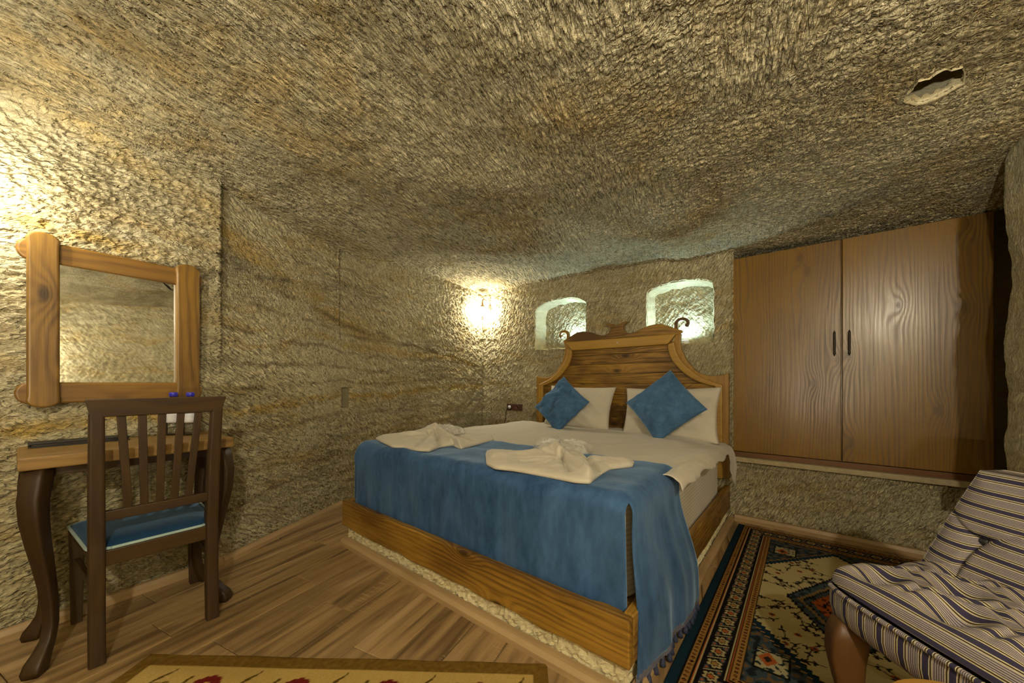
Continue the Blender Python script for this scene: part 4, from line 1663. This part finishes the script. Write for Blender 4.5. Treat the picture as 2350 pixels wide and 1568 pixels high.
box('seat_rail', (0, dp, .368), (2 * fw - .03, .026, .052), M['chair_x'], chair)
yb = -.012
box('lower_back_rail', (0, yb, .522), (2 * hw - .03, .022, .036), M['chair_x'], chair)
yt = LEAN + .004
hexa('top_rail', [(-hw - .018, yt - .014, .882), (hw + .018, yt - .014, .882), (hw + .018, yt + .014, .882), (-hw - .018, yt + .014, .882),
                  (-hw - .032, yt - .022, CT), (hw + .032, yt - .022, CT), (hw + .032, yt - .002, CT), (-hw - .032, yt - .002, CT)], M['chair_x'], chair, .003)
for i in range(5):
    ft, fb = (i + 1) / 6 - .5, (i - 2) * .131
    xt, xb = ft * 2 * hw, fb * 2 * hw
    w = .0115
    hexa('slat', [(xb - w, yb - .006, .535), (xb + w, yb - .006, .535), (xb + w, yb + .006, .535), (xb - w, yb + .006, .535),
                  (xt - w, yt - .006, .89), (xt + w, yt - .006, .89), (xt + w, yt + .006, .89), (xt - w, yt + .006, .89)], M['chair_z'], chair, .002)
# padded seat with notched rear corners, and its pale piping
nS = 40
a = np.linspace(-1, 1, nS)
b = np.linspace(0, 1, nS)
Xs, Ys = np.meshgrid(a, b, indexing='ij')
half_w = hw + .018 + (fw - hw) * Ys
dist = np.minimum(1 - np.abs(Xs), np.minimum(Ys, 1 - Ys) * 2)
hz = .400 + .030 * (1 - np.exp(-dist * 7))
xx = Xs * half_w
yy = -.008 + Ys * (dp + .034)
kn = (np.abs(xx) > hw - .026) & (yy < .028)
keep = ~(kn[:-1, :-1] & kn[1:, 1:])
vt = np.stack([xx.ravel(), yy.ravel(), hz.ravel()], 1)
o = quads_obj('seat_cushion', vt, grid_quads(nS, nS, keep), M['blue_seat'], chair)
sm = o.modifiers.new('thick', 'SOLIDIFY')
sm.thickness = .02 * S
sm.offset = -1
xi = hw - .026
ring = [(-xi, -.008), (xi, -.008), (xi, .028), (hw + .020, .028), (fw + .022, dp + .03), (-fw - .022, dp + .03), (-hw - .020, .028), (-xi, .028)]
pts = []
for i in range(len(ring)):
    p0, p1 = ring[i], ring[(i + 1) % len(ring)]
    for t in (0.04, .5, .96):
        pts.append((p0[0] + (p1[0] - p0[0]) * t, p0[1] + (p1[1] - p0[1]) * t, .402))
pts.append(pts[0])
sweep('seat_piping', pts, .0055, M['piping'], chair, 8)

# ------------------------------------------------------------------ mirror
MA = math.atan2(.845, .535)
mdir = np.array([.535, .845])


def mir_pt(px):
    k_ = (px - CX) / F
    d_ = 2.80 / (.633 - k_)
    return np.array([k_ * d_, d_])


m0 = mir_pt(60)
mm = tag(empty('wall_mirror', (m0[0], m0[1], 1.0), MA), 'mirror in a thick rustic pine frame with rounded ends on the rock wall', 'mirror')


def ms(px):
    return float((mir_pt(px) - m0) @ mdir)


s0, s1, s2, s3 = 0.0, ms(137), ms(404), ms(457)


def lobe_board_v(name, xa, xb, zb, zt, y0, y1, mat, wob):
    w = (xb - xa) / 2
    c = (xa + xb) / 2
    pts = []
    for i in range(13):
        an = math.pi * i / 12
        pts.append((c + w * 1.06 * math.cos(an), zt - w * .75 + w * .75 * math.sin(an)))
    for i in range(13):
        an = math.pi + math.pi * i / 12
        pts.append((c + w * 1.06 * math.cos(an), zb + w * .75 + w * .75 * math.sin(an)))
    pts.insert(13, (xa, zt - w * 1.25))
    pts.insert(14, (xa, zb + w * 1.25))
    pts.append((xb, zb + w * 1.25))
    pts.append((xb, zt - w * 1.25))
    return prism(name, pts, y0, y1, mat, mm, .008, 3)


def lobe_board_h(name, xa, xb, zb, zt, y0, y1, mat):
    w = (zt - zb) / 2
    c = (zt + zb) / 2
    pts = []
    for i in range(13):
        an = -math.pi / 2 + math.pi * i / 12
        pts.append((xb - w * .8 + w * .8 * math.cos(an), c + w * 1.05 * math.sin(an)))
    for i in range(13):
        an = math.pi / 2 + math.pi * i / 12
        pts.append((xa + w * .8 + w * .8 * math.cos(an), c + w * 1.05 * math.sin(an)))
    return prism(name, pts, y0, y1, mat, mm, .008, 3)


lobe_board_h('rail', ms(36), ms(467), .492, .573, .006, .03, M['mirror_x'])
lobe_board_h('rail', ms(33), ms(466), -.080, .002, .006, .03, M['mirror_x'])
lobe_board_v('stile', s0 + .001, s1, -.098, .606, -.012, .024, M['mirror_z'], 0)
lobe_board_v('stile', s2, s3, -.09, .600, -.012, .024, M['mirror_z'], 0)
prism('mirror_glass', [(s1 - .01, -.01), (s2 + .01, -.01), (s2 + .01, .50), (s1 - .01, .50)], .014, .018, M['mirror'], mm, 0)
box('hanger', ((s1 + s2) / 2, .045, .45), (.03, .035, .03), M['iron'], mm, .002)

# ------------------------------------------------------------------ socket on the back wall, brown box on the jamb
sk = empty('wall_socket', bed_pt(2.036, VW - .022) + (.740,), BED_ROT)
tag(sk, 'dark brown double wall socket beside the headboard', 'socket')
box('plate', (0, 0, 0), (.205, .018, .070), M['socket'], sk, .004)
for xk in (-.055, .045):
    lathe('outlet', [(.026, 0), (.026, .006), (.021, .006), (.019, .001)], M['socket'] if xk > 0 else M['iron'], sk, 20, (xk, -.009, 0)).rotation_euler = (math.pi / 2, 0, 0)
pl_ = lathe('plug', [(.018, 0), (.018, .018), (.010, .024)], M['paper'], sk, 16, (-.055, -.010, 0))
pl_.rotation_euler = (math.pi / 2, 0, 0)
sweep('cord', [(-.055, -.035, 0), (-.075, -.04, -.02), (-.098, -.03, -.06), (-.100, -.028, -.12), (-.115, -.03, -.17), (-.12, -.03, -.22)], .0035, M['iron'], sk, 6)

jb = empty('junction_box', bed_pt(-1.085, 1.52) + (.565,), BED_ROT)
tag(jb, 'small dark brown box fixed low on the rock jamb', 'box')
box('box_body', (-.008, -.02, 0), (.05, .10, .075), M['socket'], jb, .004)
box('box_lid', (-.036, -.02, 0), (.008, .105, .080), M['socket'], jb, .003)

# ------------------------------------------------------------------ lanterns


def lantern(name, loc, wall_dir, label, power, hang=False, pole=False):
    """Wall lantern: loc = centre of the cage; wall_dir = unit vector to the wall."""
    t = empty(name, (loc[0], loc[1], loc[2]), math.atan2(wall_dir[1], wall_dir[0]) - math.pi / 2)
    tag(t, label, 'lamp', None)
    w0, w1, h = .030, .042, .13
    # corner bars
    for sx in (-1, 1):
        for sy in (-1, 1):
            if pole:
                continue
            hexa('bar', [(sx * w0 - .0014, sy * w0 - .0014, -h / 2), (sx * w0 + .0014, sy * w0 - .0014, -h / 2), (sx * w0 + .0014, sy * w0 + .0014, -h / 2), (sx * w0 - .0014, sy * w0 + .0014, -h / 2),
                         (sx * w1 - .0014, sy * w1 - .0014, h / 2), (sx * w1 + .0014, sy * w1 - .0014, h / 2), (sx * w1 + .0014, sy * w1 + .0014, h / 2), (sx * w1 - .0014, sy * w1 + .0014, h / 2)], M['brass'], t, 0)
    for (ax, ay) in (() if pole else ((1, 0), (-1, 0), (0, 1), (0, -1))):
        p, q = (-ay, ax), (ax, ay)
        a0, a1 = w0 - .002, w1 - .002
        mesh_obj('pane', [(q[0] * w0 + p[0] * a0, q[1] * w0 + p[1] * a0, -h / 2), (q[0] * w0 - p[0] * a0, q[1] * w0 - p[1] * a0, -h / 2),
                          (q[0] * w1 - p[0] * a1, q[1] * w1 - p[1] * a1, h / 2), (q[0] * w1 + p[0] * a1, q[1] * w1 + p[1] * a1, h / 2)], [(0, 1, 2, 3)], M['glass'], t)
    lathe('cage_base', [(.012, -h / 2 - .008), (.016, -h / 2 - .005), (.016, -h / 2), (.010, -h / 2 + .002)], M['brass'], t, 4).rotation_euler = (0, 0, math.pi / 4)
    if not hang and not pole:
        lathe('roof', [(.034, h / 2), (.035, h / 2 + .003), (.022, h / 2 + .014), (.012, h / 2 + .024), (.008, h / 2 + .05)], M['brass'], t, 4, smooth=False).rotation_euler = (0, 0, math.pi / 4)
    lathe('bulb', [(.006, -.045), (.010, -.040), (.011, -.015), (.016, 0), (.017, .012), (.012, .024), (.003, .030)], M['bulb'], t, 14, (0, 0, .0))
    lathe('bulb_holder', [(.010, -h / 2), (.010, -.044), (.008, -.040)], M['brass'], t, 12)
    if pole:
        lathe('bowl', [(.012, -.075), (.05, -.066), (.10, -.03), (.118, .018), (.115, .018), (.097, -.026), (.048, -.060), (.010, -.068)], M['brass'], t, 40, caps=False)
        sweep('pole', [(0, 0, -h / 2), (0, 0, -loc[2] + .01)], .009, M['brass'], t, 12)
        lathe('base', [(.12, -loc[2]), (.12, -loc[2] + .012), (.03, -loc[2] + .022), (.012, -loc[2] + .03)], M['brass'], t, 32)
    elif hang:
        sweep('chain', [(0, 0, h / 2 + .045), (0, 0, h / 2 + hang)], .004, M['brass'], t, 8)
        lathe('ceiling_rose', [(.045, h / 2 + hang - .02), (.045, h / 2 + hang)], M['brass'], t, 20)
    else:
        sweep('bracket', [(0, 0, h / 2 + .045), (0, 0, h / 2 + .075), (0, .02, h / 2 + .095), (0, .06, h / 2 + .085), (0, .095, h / 2 + .05), (0, .115, h / 2 - .01)], .006, M['brass'], t, 8)
        box('back_plate', (0, .118, h / 2 - .01), (.04, .010, .10), M['brass'], t, .004)
    point_light('lamp_light', (loc[0], loc[1], loc[2] + .005), power, WARM, .030)
    return t


xc, dc = bed_pt(2.42, VW - .125)
lantern('wall_lantern', (xc, dc, 1.80), tuple(V2), 'lit brass wall lantern in the corner beside the bed', P_CORNER)
lantern('wall_lantern', (-1.90, 1.265, 1.70), tuple(-A_N), 'lit brass wall lantern above the desk beside the mirror', P_LEFT)
lantern('pendant_lantern', (.30, -.92, 1.86), (0, 1), 'brass lantern hanging from the cave ceiling opposite the wardrobe', P_PENDANT, .28)
lantern('wall_lantern', (2.55, -1.0, 1.30), (1, 0), 'unseen brass wall lantern added as fill light on the rock wall opposite the desk', P_RIGHT_FILL)  # out of view, added to brighten the room

fl = lantern('fill_floor_lamp', (-.55, -.95, .80), (0, 1), 'unseen brass standing uplighter with an open bowl, added as fill light opposite the foot of the bed', P_FLOOR_FILL, 0, True)  # added out of view; throws fill light up onto ceiling and walls

# niche lamps on the niche floors, behind the headboard
for n, px_, lab in ((NA, 1.385, 'small white spot lamp on the floor of the niche beside the corner lantern'), (NBx, .34, 'small white spot lamp on the floor of the niche beside the wardrobe')):
    u = px_
    x, d = bed_pt(u, VW + .085)
    sp = empty('niche_lamp', (x, d, n['b'] + .004), BED_ROT)
    tag(sp, lab, 'lamp')
    lathe('lamp_body', [(.028, 0), (.030, .004), (.030, .024), (.026, .028)], M['paper'], sp, 20)
    lathe('lamp_lens', [(.024, .0275), (.024, .030), (.002, .031)], M['led'], sp, 20)
    nl = bpy.data.lights.new('niche_light', 'SPOT')
    nl.energy, nl.color, nl.shadow_soft_size = P_NICHE, COOL, .02
    nl.spot_size, nl.spot_blend = math.radians(179), .7
    no = bpy.data.objects.new('niche_light', nl)
    no.location = Vector((x, d, n['b'] + .036)) * S
    no.rotation_euler = (math.pi, 0, 0)
    COL.objects.link(no)

# ------------------------------------------------------------------ rugs


def rug_mesh(name, W, L, colf, step, org, ang, thick, lab, seed):
    a = np.arange(0, W + 1e-6, step)
    b = np.arange(0, L + 1e-6, step)
    A, B = np.meshgrid(a, b, indexing='ij')
    col = colf(A, B)
    z = thick + perlin(A * 3, B * 3, seed) * .002 + perlin(A * 150, B * 150, seed + 1) * .0006
    z = np.maximum(z, thick * .6)
    e = (A <= 1e-6) | (A >= a[-1] - 1e-6) | (B <= 1e-6) | (B >= b[-1] - 1e-6)
    z = np.where(e, .0012, z)
    wob = np.where((B < step * 2), perlin(A * 4, A * 0, seed + 5) * .004, 0)
    v = np.stack([A.ravel(), (-B + wob).ravel(), z.ravel()], 1)
    o = quads_obj(name, v, grid_quads(len(a), len(b), None, True), M['weave'], None, True, None, col.reshape(-1, 3))
    o.location = Vector(org) * S
    o.rotation_euler = (0, 0, ang)
    return o


def c3(r, g, b):
    return np.array(srgb(r, g, b))


def seg_dist(A, B, p, q):
    px, py = q[0] - p[0], q[1] - p[1]
    L2 = px * px + py * py + 1e-9
    t = np.clip(((A - p[0]) * px + (B - p[1]) * py) / L2, 0, 1)
    return np.hypot(A - p[0] - t * px, B - p[1] - t * py)


RW, RL = 1.0, 1.74


def persian(A, B):
    out = np.zeros(A.shape + (3,))
    teal, ink, ochre, cream = c3(22, 50, 66), c3(22, 16, 14), c3(176, 132, 66), c3(214, 196, 140)
    rust, slate, brown = c3(190, 98, 44), c3(70, 84, 92), c3(48, 34, 22)
    side = np.minimum(A, RW - A)
    endd = np.minimum(B, RL - B)
    e = np.minimum(side, endd + .03)
    along = np.where(side <= endd + .03, B, A)
    out[:] = ink
    out[(side < .034)] = teal

    def setm(m, c):
        out[m] = c
    # two narrow dotted guards
    for lo, hi in ((.038, .066), (.170, .198)):
        g = (e >= lo) & (e < hi)
        setm(g, ochre)
        mid = (lo + hi) / 2
        ph = (along / .021) % 1 - .5
        setm(g & (np.hypot(ph * .021, e - mid) < .0062), ink)
        setm(g & (np.hypot(ph * .021, e - mid) < .0025), rust)
        setm((np.abs(e - lo) < .0022) | (np.abs(e - hi) < .0022), ink)
    for ln, c in ((.072, rust), (.077, cream), (.159, cream), (.164, rust)):
        setm(np.abs(e - ln) < .0016, c)
    # main border: rosettes and leaf scrolls
    g = (e > .081) & (e < .156)
    ph = ((along / .072) % 1 - .5) * .072
    idx = np.floor(along / .072)
    cy = .1185
    r = np.hypot(ph, (e - cy) * 1.0)
    petal = .021 + .004 * np.cos(6 * np.arctan2(e - cy, ph))
    setm(g & (r < petal), cream * .85)
    setm(g & (r < petal * .62), brown)
    setm(g & (r < .0085), np.where((idx % 2 == 0)[..., None], rust, ochre)[g & (r < .0085)])
    ph2 = (((along + .036) / .072) % 1 - .5) * .072
    for sy in (-1, 1):
        r2 = np.hypot(ph2 - .004 * sy, (e - cy - sy * .019) * 1.3)
        setm(g & (r2 < .0115), slate * 1.1)
        setm(g & (r2 < .0055), rust)
    setm(g & (np.abs(ph2 + (e - cy) * .5) < .0022) & (np.abs(e - cy) < .026), cream * .7)
    # field
    fld = e >= .200
    P = np.abs(A - RW / 2)
    Q = np.abs(B - RL / 2)
    hw_ = RW / 2 - .20
    Pq = np.floor(P / .016) * .016
    lim = .30 + (hw_ - Pq) / hw_ * .36
    creamf = fld & (Q < lim)
    setm(creamf, cream)
    sp = fld & ~creamf
    setm(sp, slate * .9)
    nz = perlin(A * 38, B * 38, 7)
    setm(sp & (nz > .22), c3(34, 40, 46))
    setm(sp & (nz < -.30), c3(120, 92, 58))
    bd = np.abs(Q - lim)
    setm(fld & (bd < .020), teal)
    setm(fld & (np.abs(Q - lim - .022) < .0035), ochre)
    setm(fld & (np.abs(Q - lim + .020) < .003), ink)
    # cartouches in the corners
    for (ca, cb_) in ((hw_ - .075, .545),):
        m = sp & (np.abs(P - ca) < .055) & (np.abs(Q - cb_) < .062)
        setm(m, c3(196, 184, 138))
        setm(m & ((np.abs(np.abs(P - ca) - .050) < .004) | (np.abs(np.abs(Q - cb_) - .057) < .004)), ink)
        rr = np.abs(P - ca - .012) / .030 + np.abs(Q - cb_ + .01) / .042
        setm(m & (rr < 1.0), rust)
        setm(m & (rr < .45), brown)
        n2 = perlin(A * 60, B * 60, 12)
        setm(m & (rr > 1.1) & (n2 > .25), c3(30, 44, 48))
    # branches and leaves on the cream ground, mirrored in both axes
    rr = random.Random(11)
    dist = np.full(A.shape, 9.0)
    for i in range(34):
        p0 = (rr.uniform(.03, hw_ - .02), rr.uniform(.03, .62))
        an = rr.choice((.2, 1.2, -.5, .8, 1.57)) + rr.uniform(-.2, .2)
        p = p0
        for s_ in range(3):
            q_ = (p[0] + .026 * math.cos(an), p[1] + .030 * math.sin(an))
            dist = np.minimum(dist, seg_dist(P, Q, p, q_) - .0022)
            if s_ % 2 == 0:
                for la in (-.9, .9):
                    lq = (q_[0] + .012 * math.cos(an + la), q_[1] + .012 * math.sin(an + la))
                    dist = np.minimum(dist, seg_dist(P, Q, q_, lq) - .0042)
            an += rr.uniform(-.7, .7)
            p = q_
        rad = np.hypot(P - p[0], Q - p[1])
        th_ = np.arctan2(Q - p[1], P - p[0])
        dist = np.minimum(dist, rad - (.0095 + .0055 * np.cos(5 * th_)))
    setm(creamf & (dist < 0) & (bd > .03), brown * .8)
    # blossoms
    for i in range(9):
        ca, cb_ = rr.uniform(.06, hw_ - .03), rr.uniform(.20, .6)
        rad = np.hypot(P - ca, Q - cb_)
        setm(creamf & (rad < .012) & (bd > .03), rust * .8)
        setm(creamf & (rad < .005) & (bd > .03), teal)
    # centre medallion
    Ps, Qs = np.floor(P / .010) * .010, np.floor(Q / .010) * .010
    md = Ps / .185 + Qs / .34
    setm(fld & (md < 1.06), ink)
    setm(fld & (md < 1.0), slate)
    setm(fld & (md < 1.0) & (nz > .2), c3(36, 44, 50))
    setm(fld & (np.abs(md - .78) < .04), c3(150, 120, 70))
    setm(fld & (np.abs(md - .70) < .02), ink)
    setm(fld & (md < .56), rust)
    setm(fld & (md < .56) & (nz > .30), c3(110, 52, 26))
    setm(fld & (np.abs(md - .34) < .03), ink)
    setm(fld & (md < .16), teal)
    return out * .62


R0 = (1.600, 2.555)
o = rug_mesh('persian_rug', RW, RL, persian, .0036, (R0[0], R0[1], .0), BED_ROT, .009, '', 4)
tag(o, 'patterned oriental rug with dark floral border and cream field between bed and armchair', 'rug')

KW, KL = 1.46, .95


def kilim(A, B):
    out = np.zeros(A.shape + (3,))
    bord, field, stem, red = c3(120, 92, 34), c3(196, 166, 96), c3(92, 70, 26), c3(112, 30, 24)
    out[:] = field
    nz = perlin(A * 90, B * 12, 3)
    out += (nz * .02)[..., None]
    e = np.minimum(np.minimum(A, KW - A), np.minimum(B, KL - B))
    n2 = perlin(A * 60, B * 60, 5)
    bm_ = e < .055
    out[bm_] = bord
    out[bm_ & (n2 > .3)] = c3(108, 82, 30)
    out[bm_ & (n2 < -.3)] = c3(130, 101, 40)
    rr = random.Random(2)
    for row in range(3):
        for k in range(5):
            ca = .14 + k * .30 + (row % 2) * .12
            cb_ = .118 + row * .28
            # stem, two leaves and a spray of petals
            pts = [(ca - .05, cb_ + .06), (ca, cb_ + .015), (ca + .05, cb_ + .01), (ca + .08, cb_ + .04)]
            for i in range(3):
                out[(seg_dist(A, B, pts[i], pts[i + 1]) < .0035) & ~bm_] = stem
            out[(seg_dist(A, B, (ca - .01, cb_ + .02), (ca + .035, cb_ - .045)) < .006 * np.clip(1 - np.abs((B - cb_ + .012) / .05), .2, 1)) & ~bm_] = stem
            out[(seg_dist(A, B, (ca + .10, cb_ + .03), (ca + .115, cb_ - .015)) < .006) & ~bm_] = stem
            for j in range(5):
                an = -.9 + j * .45
                q_ = (ca + .17 + .040 * math.sin(an + .6), cb_ + .03 - .040 * math.cos(an))
                out[(np.hypot((A - q_[0]) * .8, B - q_[1]) < .014) & ~bm_] = red
            out[(np.hypot(A - ca - .17, B - cb_ - .035) < .012) & ~bm_] = c3(150, 60, 30)
    return out * .8


p0 = unproj(346, 1502, 0)
p1 = unproj(1257, 1524, 0)
o = rug_mesh('flat_rug', KW, KL, kilim, .006, (p0[0], p0[1], 0), math.atan2(p1[1] - p0[1], p1[0] - p0[0]), .006, '', 9)
tag(o, 'cream flat woven rug with olive border and red flowers near the bed', 'rug')

# ------------------------------------------------------------------ striped armchair
arm = tag(empty('armchair', (.905, .43, 0), math.radians(2)), 'low armchair in navy and cream striped upholstery with a tufted seat on the oriental rug', 'armchair')
# local x towards the backrest, local y to its far side
AW, AD = .625, .56


def rr_outline(N, x0, x1, y0, y1, r):
    pts = []
    for (cx_, cy_, a0) in ((x1 - r, y1 - r, 0), (x0 + r, y1 - r, 90), (x0 + r, y0 + r, 180), (x1 - r, y0 + r, 270)):
        for i in range(N):
            an = math.radians(a0 + 90 * i / (N - 1))
            pts.append((cx_ + r * math.cos(an), cy_ + r * math.sin(an)))
    return pts


# tufted top
na, nb_ = 120, 130
ax_ = np.linspace(0, 1, na)
ay_ = np.linspace(0, 1, nb_)
AX, AY = np.meshgrid(ax_, ay_, indexing='ij')
Rr = .075
sx_, sy_ = AX * 2 - 1, AY * 2 - 1
# pull the corners of the rectangular grid into a rounded outline
X_ = AD / 2 + AD / 2 * sx_ * np.sqrt(1 - .34 * np.abs(sy_) ** 5 / 2 * (sx_ < 0))
Y_ = AW / 2 + AW / 2 * sy_ * np.sqrt(1 - .34 * np.abs(sx_) ** 5 / 2 * (sx_ < 0))
ed = np.minimum(np.minimum(X_, AD - X_ + .3), np.minimum(Y_, AW - Y_))
edg = np.minimum(np.minimum(AX, (1 - AX) + .5) * AD, np.minimum(AY, 1 - AY) * AW)
base = .425 + .074 * np.sqrt(np.clip(1 - (1 - np.clip(edg / .11, 0, 1)) ** 2, 0, 1))
tuft = []
for i in range(5):
    for j in range(6):
        tuft.append((.085 + i * .105, .04 + j * .16 - (i % 2) * .08))
dm = np.full(X_.shape, 9.0)
dm2 = np.full(X_.shape, 9.0)
for tx, ty in tuft:
    dd_ = np.hypot(X_ - tx, Y_ - ty)
    dm2 = np.where(dd_ < dm, dm, np.minimum(dm2, dd_))
    dm = np.minimum(dm, dd_)
pit = -.052 * np.exp(-(dm / .034) ** 1.3)
crease = -.010 * np.exp(-((dm2 - dm) / .016) ** 2) * sstep(.03, .08, ed)
Zs = base + (pit + crease) * sstep(.0, .05, ed) + .016 * sstep(0, .07, dm)
dz_s = np.diff(base, axis=0, prepend=base[:1])
dx_s = np.diff(X_, axis=0, prepend=X_[:1])
strx = np.cumsum(np.hypot(dx_s, dz_s), 0) + X_[:1] + .25 * pit
v = np.stack([X_.ravel(), Y_.ravel(), Zs.ravel()], 1)
o = quads_obj('seat_cushion', v, grid_quads(na, nb_), M['stripe'], arm, True, {'stripe': strx.ravel()})
# boxed border below the piping
ol = []
for i in range(na):
    ol.append((float(X_[i, nb_ - 1]), float(Y_[i, nb_ - 1])))
for j in range(nb_ - 2, -1, -1):
    ol.append((float(X_[na - 1, j]), float(Y_[na - 1, j])))
for i in range(na - 2, -1, -1):
    ol.append((float(X_[i, 0]), float(Y_[i, 0])))
for j in range(1, nb_ - 1):
    ol.append((float(X_[0, j]), float(Y_[0, j])))
n = len(ol)
cum = [0]
for i in range(1, n):
    cum.append(cum[-1] + math.hypot(ol[i][0] - ol[i - 1][0], ol[i][1] - ol[i - 1][1]))
v, f, att = [], [], []
cxm, cym = AD / 2, AW / 2
for zz, k in ((.428, 1.0), (.408, 1.012), (.378, 1.012), (.352, .995), (.340, .96)):
    for i, (x, y) in enumerate(ol):
        v.append((cxm + (x - cxm) * k, cym + (y - cym) * k, zz))
        att.append(cum[i])
for r in range(4):
    for i in range(n):
        i2 = (i + 1) % n
        f.append((r * n + i, r * n + i2, (r + 1) * n + i2, (r + 1) * n + i))
f.append(tuple(4 * n + i for i in range(n)))
mesh_obj('seat_border', v, f, M['stripe'], arm, True, {'stripe': att})
pts = [(cxm + (x - cxm) * 1.008, cym + (y - cym) * 1.008, .427) for x, y in ol[::3]]
pts.append(pts[0])
pp = sweep('piping', pts, .0065, M['stripe'], arm, 8)
at = pp.data.attributes.new('stripe', 'FLOAT', 'POINT')
at.data.foreach_set('value', np.repeat(np.arange(len(pts)) * .0165, 8).astype(np.float32))
# backrest: reclined pad
nb2, nh2 = 90, 70
yy = np.linspace(0, 1, nb2)
hh = np.linspace(0, 1, nh2)
YY, HH = np.meshgrid(yy, hh, indexing='ij')
Hh = .40
bt_ys, bt_h = (.855, .50, .145), .44


def back_surface(front):
    y = YY * (AW + .02) - .01
    zc = .435 + HH * .305
    xc_ = .315 + HH * .185 + .02 * HH ** 2
    edge_ = np.minimum(np.minimum(YY, 1 - YY) * AW, np.minimum(HH * 2 + .1, (1 - HH)) * Hh)
    puff = .035 * (1 - np.exp(-np.maximum(edge_, 0) * 28))
    if front:
        for bt_y in bt_ys:
            r = np.hypot((YY - bt_y) * AW, (HH - bt_h) * Hh)
            puff = puff - .040 * np.exp(-(r / .022) ** 1.1)
            puff = puff - .020 * np.exp(-(((YY - bt_y) * AW) / .006) ** 2) * (HH < bt_h)
            for sg in (-1, 1):
                up = np.abs((YY - bt_y) * AW + sg * (HH - bt_h) * Hh * 1.3)
                puff = puff - .013 * np.exp(-(up / .009) ** 2) * (HH > bt_h) * np.clip(1 - (HH - bt_h) / .28, 0, 1)
        return np.stack([xc_ - puff, y, zc], 2).reshape(-1, 3)
    return np.stack([xc_ + .085 + puff * .5, y, zc], 2).reshape(-1, 3)


vf, vbk = back_surface(True), back_surface(False)
q1 = grid_quads(nb2, nh2, None, False)
q2 = grid_quads(nb2, nh2, None, True) + nb2 * nh2
rim = []
N_ = nb2 * nh2
bd_ = [i * nh2 for i in range(nb2)] + [(nb2 - 1) * nh2 + j for j in range(1, nh2)] + [i * nh2 + nh2 - 1 for i in range(nb2 - 2, -1, -1)] + [j for j in range(nh2 - 2, 0, -1)]
for i in range(len(bd_)):
    a_, b__ = bd_[i], bd_[(i + 1) % len(bd_)]
    rim.append((a_, b__, b__ + N_, a_ + N_))
sa = (HH * Hh).ravel()
o = quads_obj('backrest', np.concatenate([vf, vbk]), np.concatenate([q1, q2, np.array(rim)]), M['stripe'], arm, True, {'stripe': np.concatenate([sa, sa + .02])})
bxp = .315 + bt_h * .185 + .02 * bt_h ** 2
for bt_y in bt_ys:
    lathe('button', [(.002, .006), (.009, .004), (.012, 0), (.010, -.005), (.002, -.007)], M['black'], arm, 14, (bxp + .002, bt_y * (AW + .02) - .01, .435 + bt_h * .305)).rotation_euler = (0, -math.pi / 2 + .5, 0)
for (ly, lx, oy, ox) in ((AW - .065, .045, .012, -.022), (.065, .045, -.012, -.022)):
    zz = [.345, .30, .25, .18, .11, .06, .02, .009]
    of = [0, .4, .55, .3, -.2, -.3, .2, .4]
    rr_ = [.034, .040, .038, .030, .024, .021, .024, .022]
    sweep('leg', [(lx + ox * k_, ly + oy * k_, z) for k_, z in zip(of, zz)], rr_, M['chairleg'], arm, 16, True, True)
for ly in (.06, AW - .06):
    sweep('leg', [(AD - .07, ly, .345), (AD - .05, ly, .2), (AD - .01, ly, .009)], [.028, .025, .02], M['chairleg'], arm, 12, True, True)
box('seat_frame', (AD / 2, AW / 2, .335), (AD - .10, AW - .10, .03), M['chairleg'], arm, .003)

# round stool whose rim just enters the frame
stl = tag(empty('stool', (.725, .525, 0)), 'small round honey-coloured wooden stool in front of the striped armchair', 'stool')
lathe('stool_top', [(.10, .436), (.128, .440), (.134, .448), (.134, .458), (.128, .466), (.10, .468), (.001, .468)], M['stool'], stl, 48)
for k in range(3):
    an = math.radians(30 + 120 * k)
    sweep('leg', [(.075 * math.cos(an), .075 * math.sin(an), .438), (.11 * math.cos(an), .11 * math.sin(an), .009)], [.016, .012], M['stool'], stl, 12)
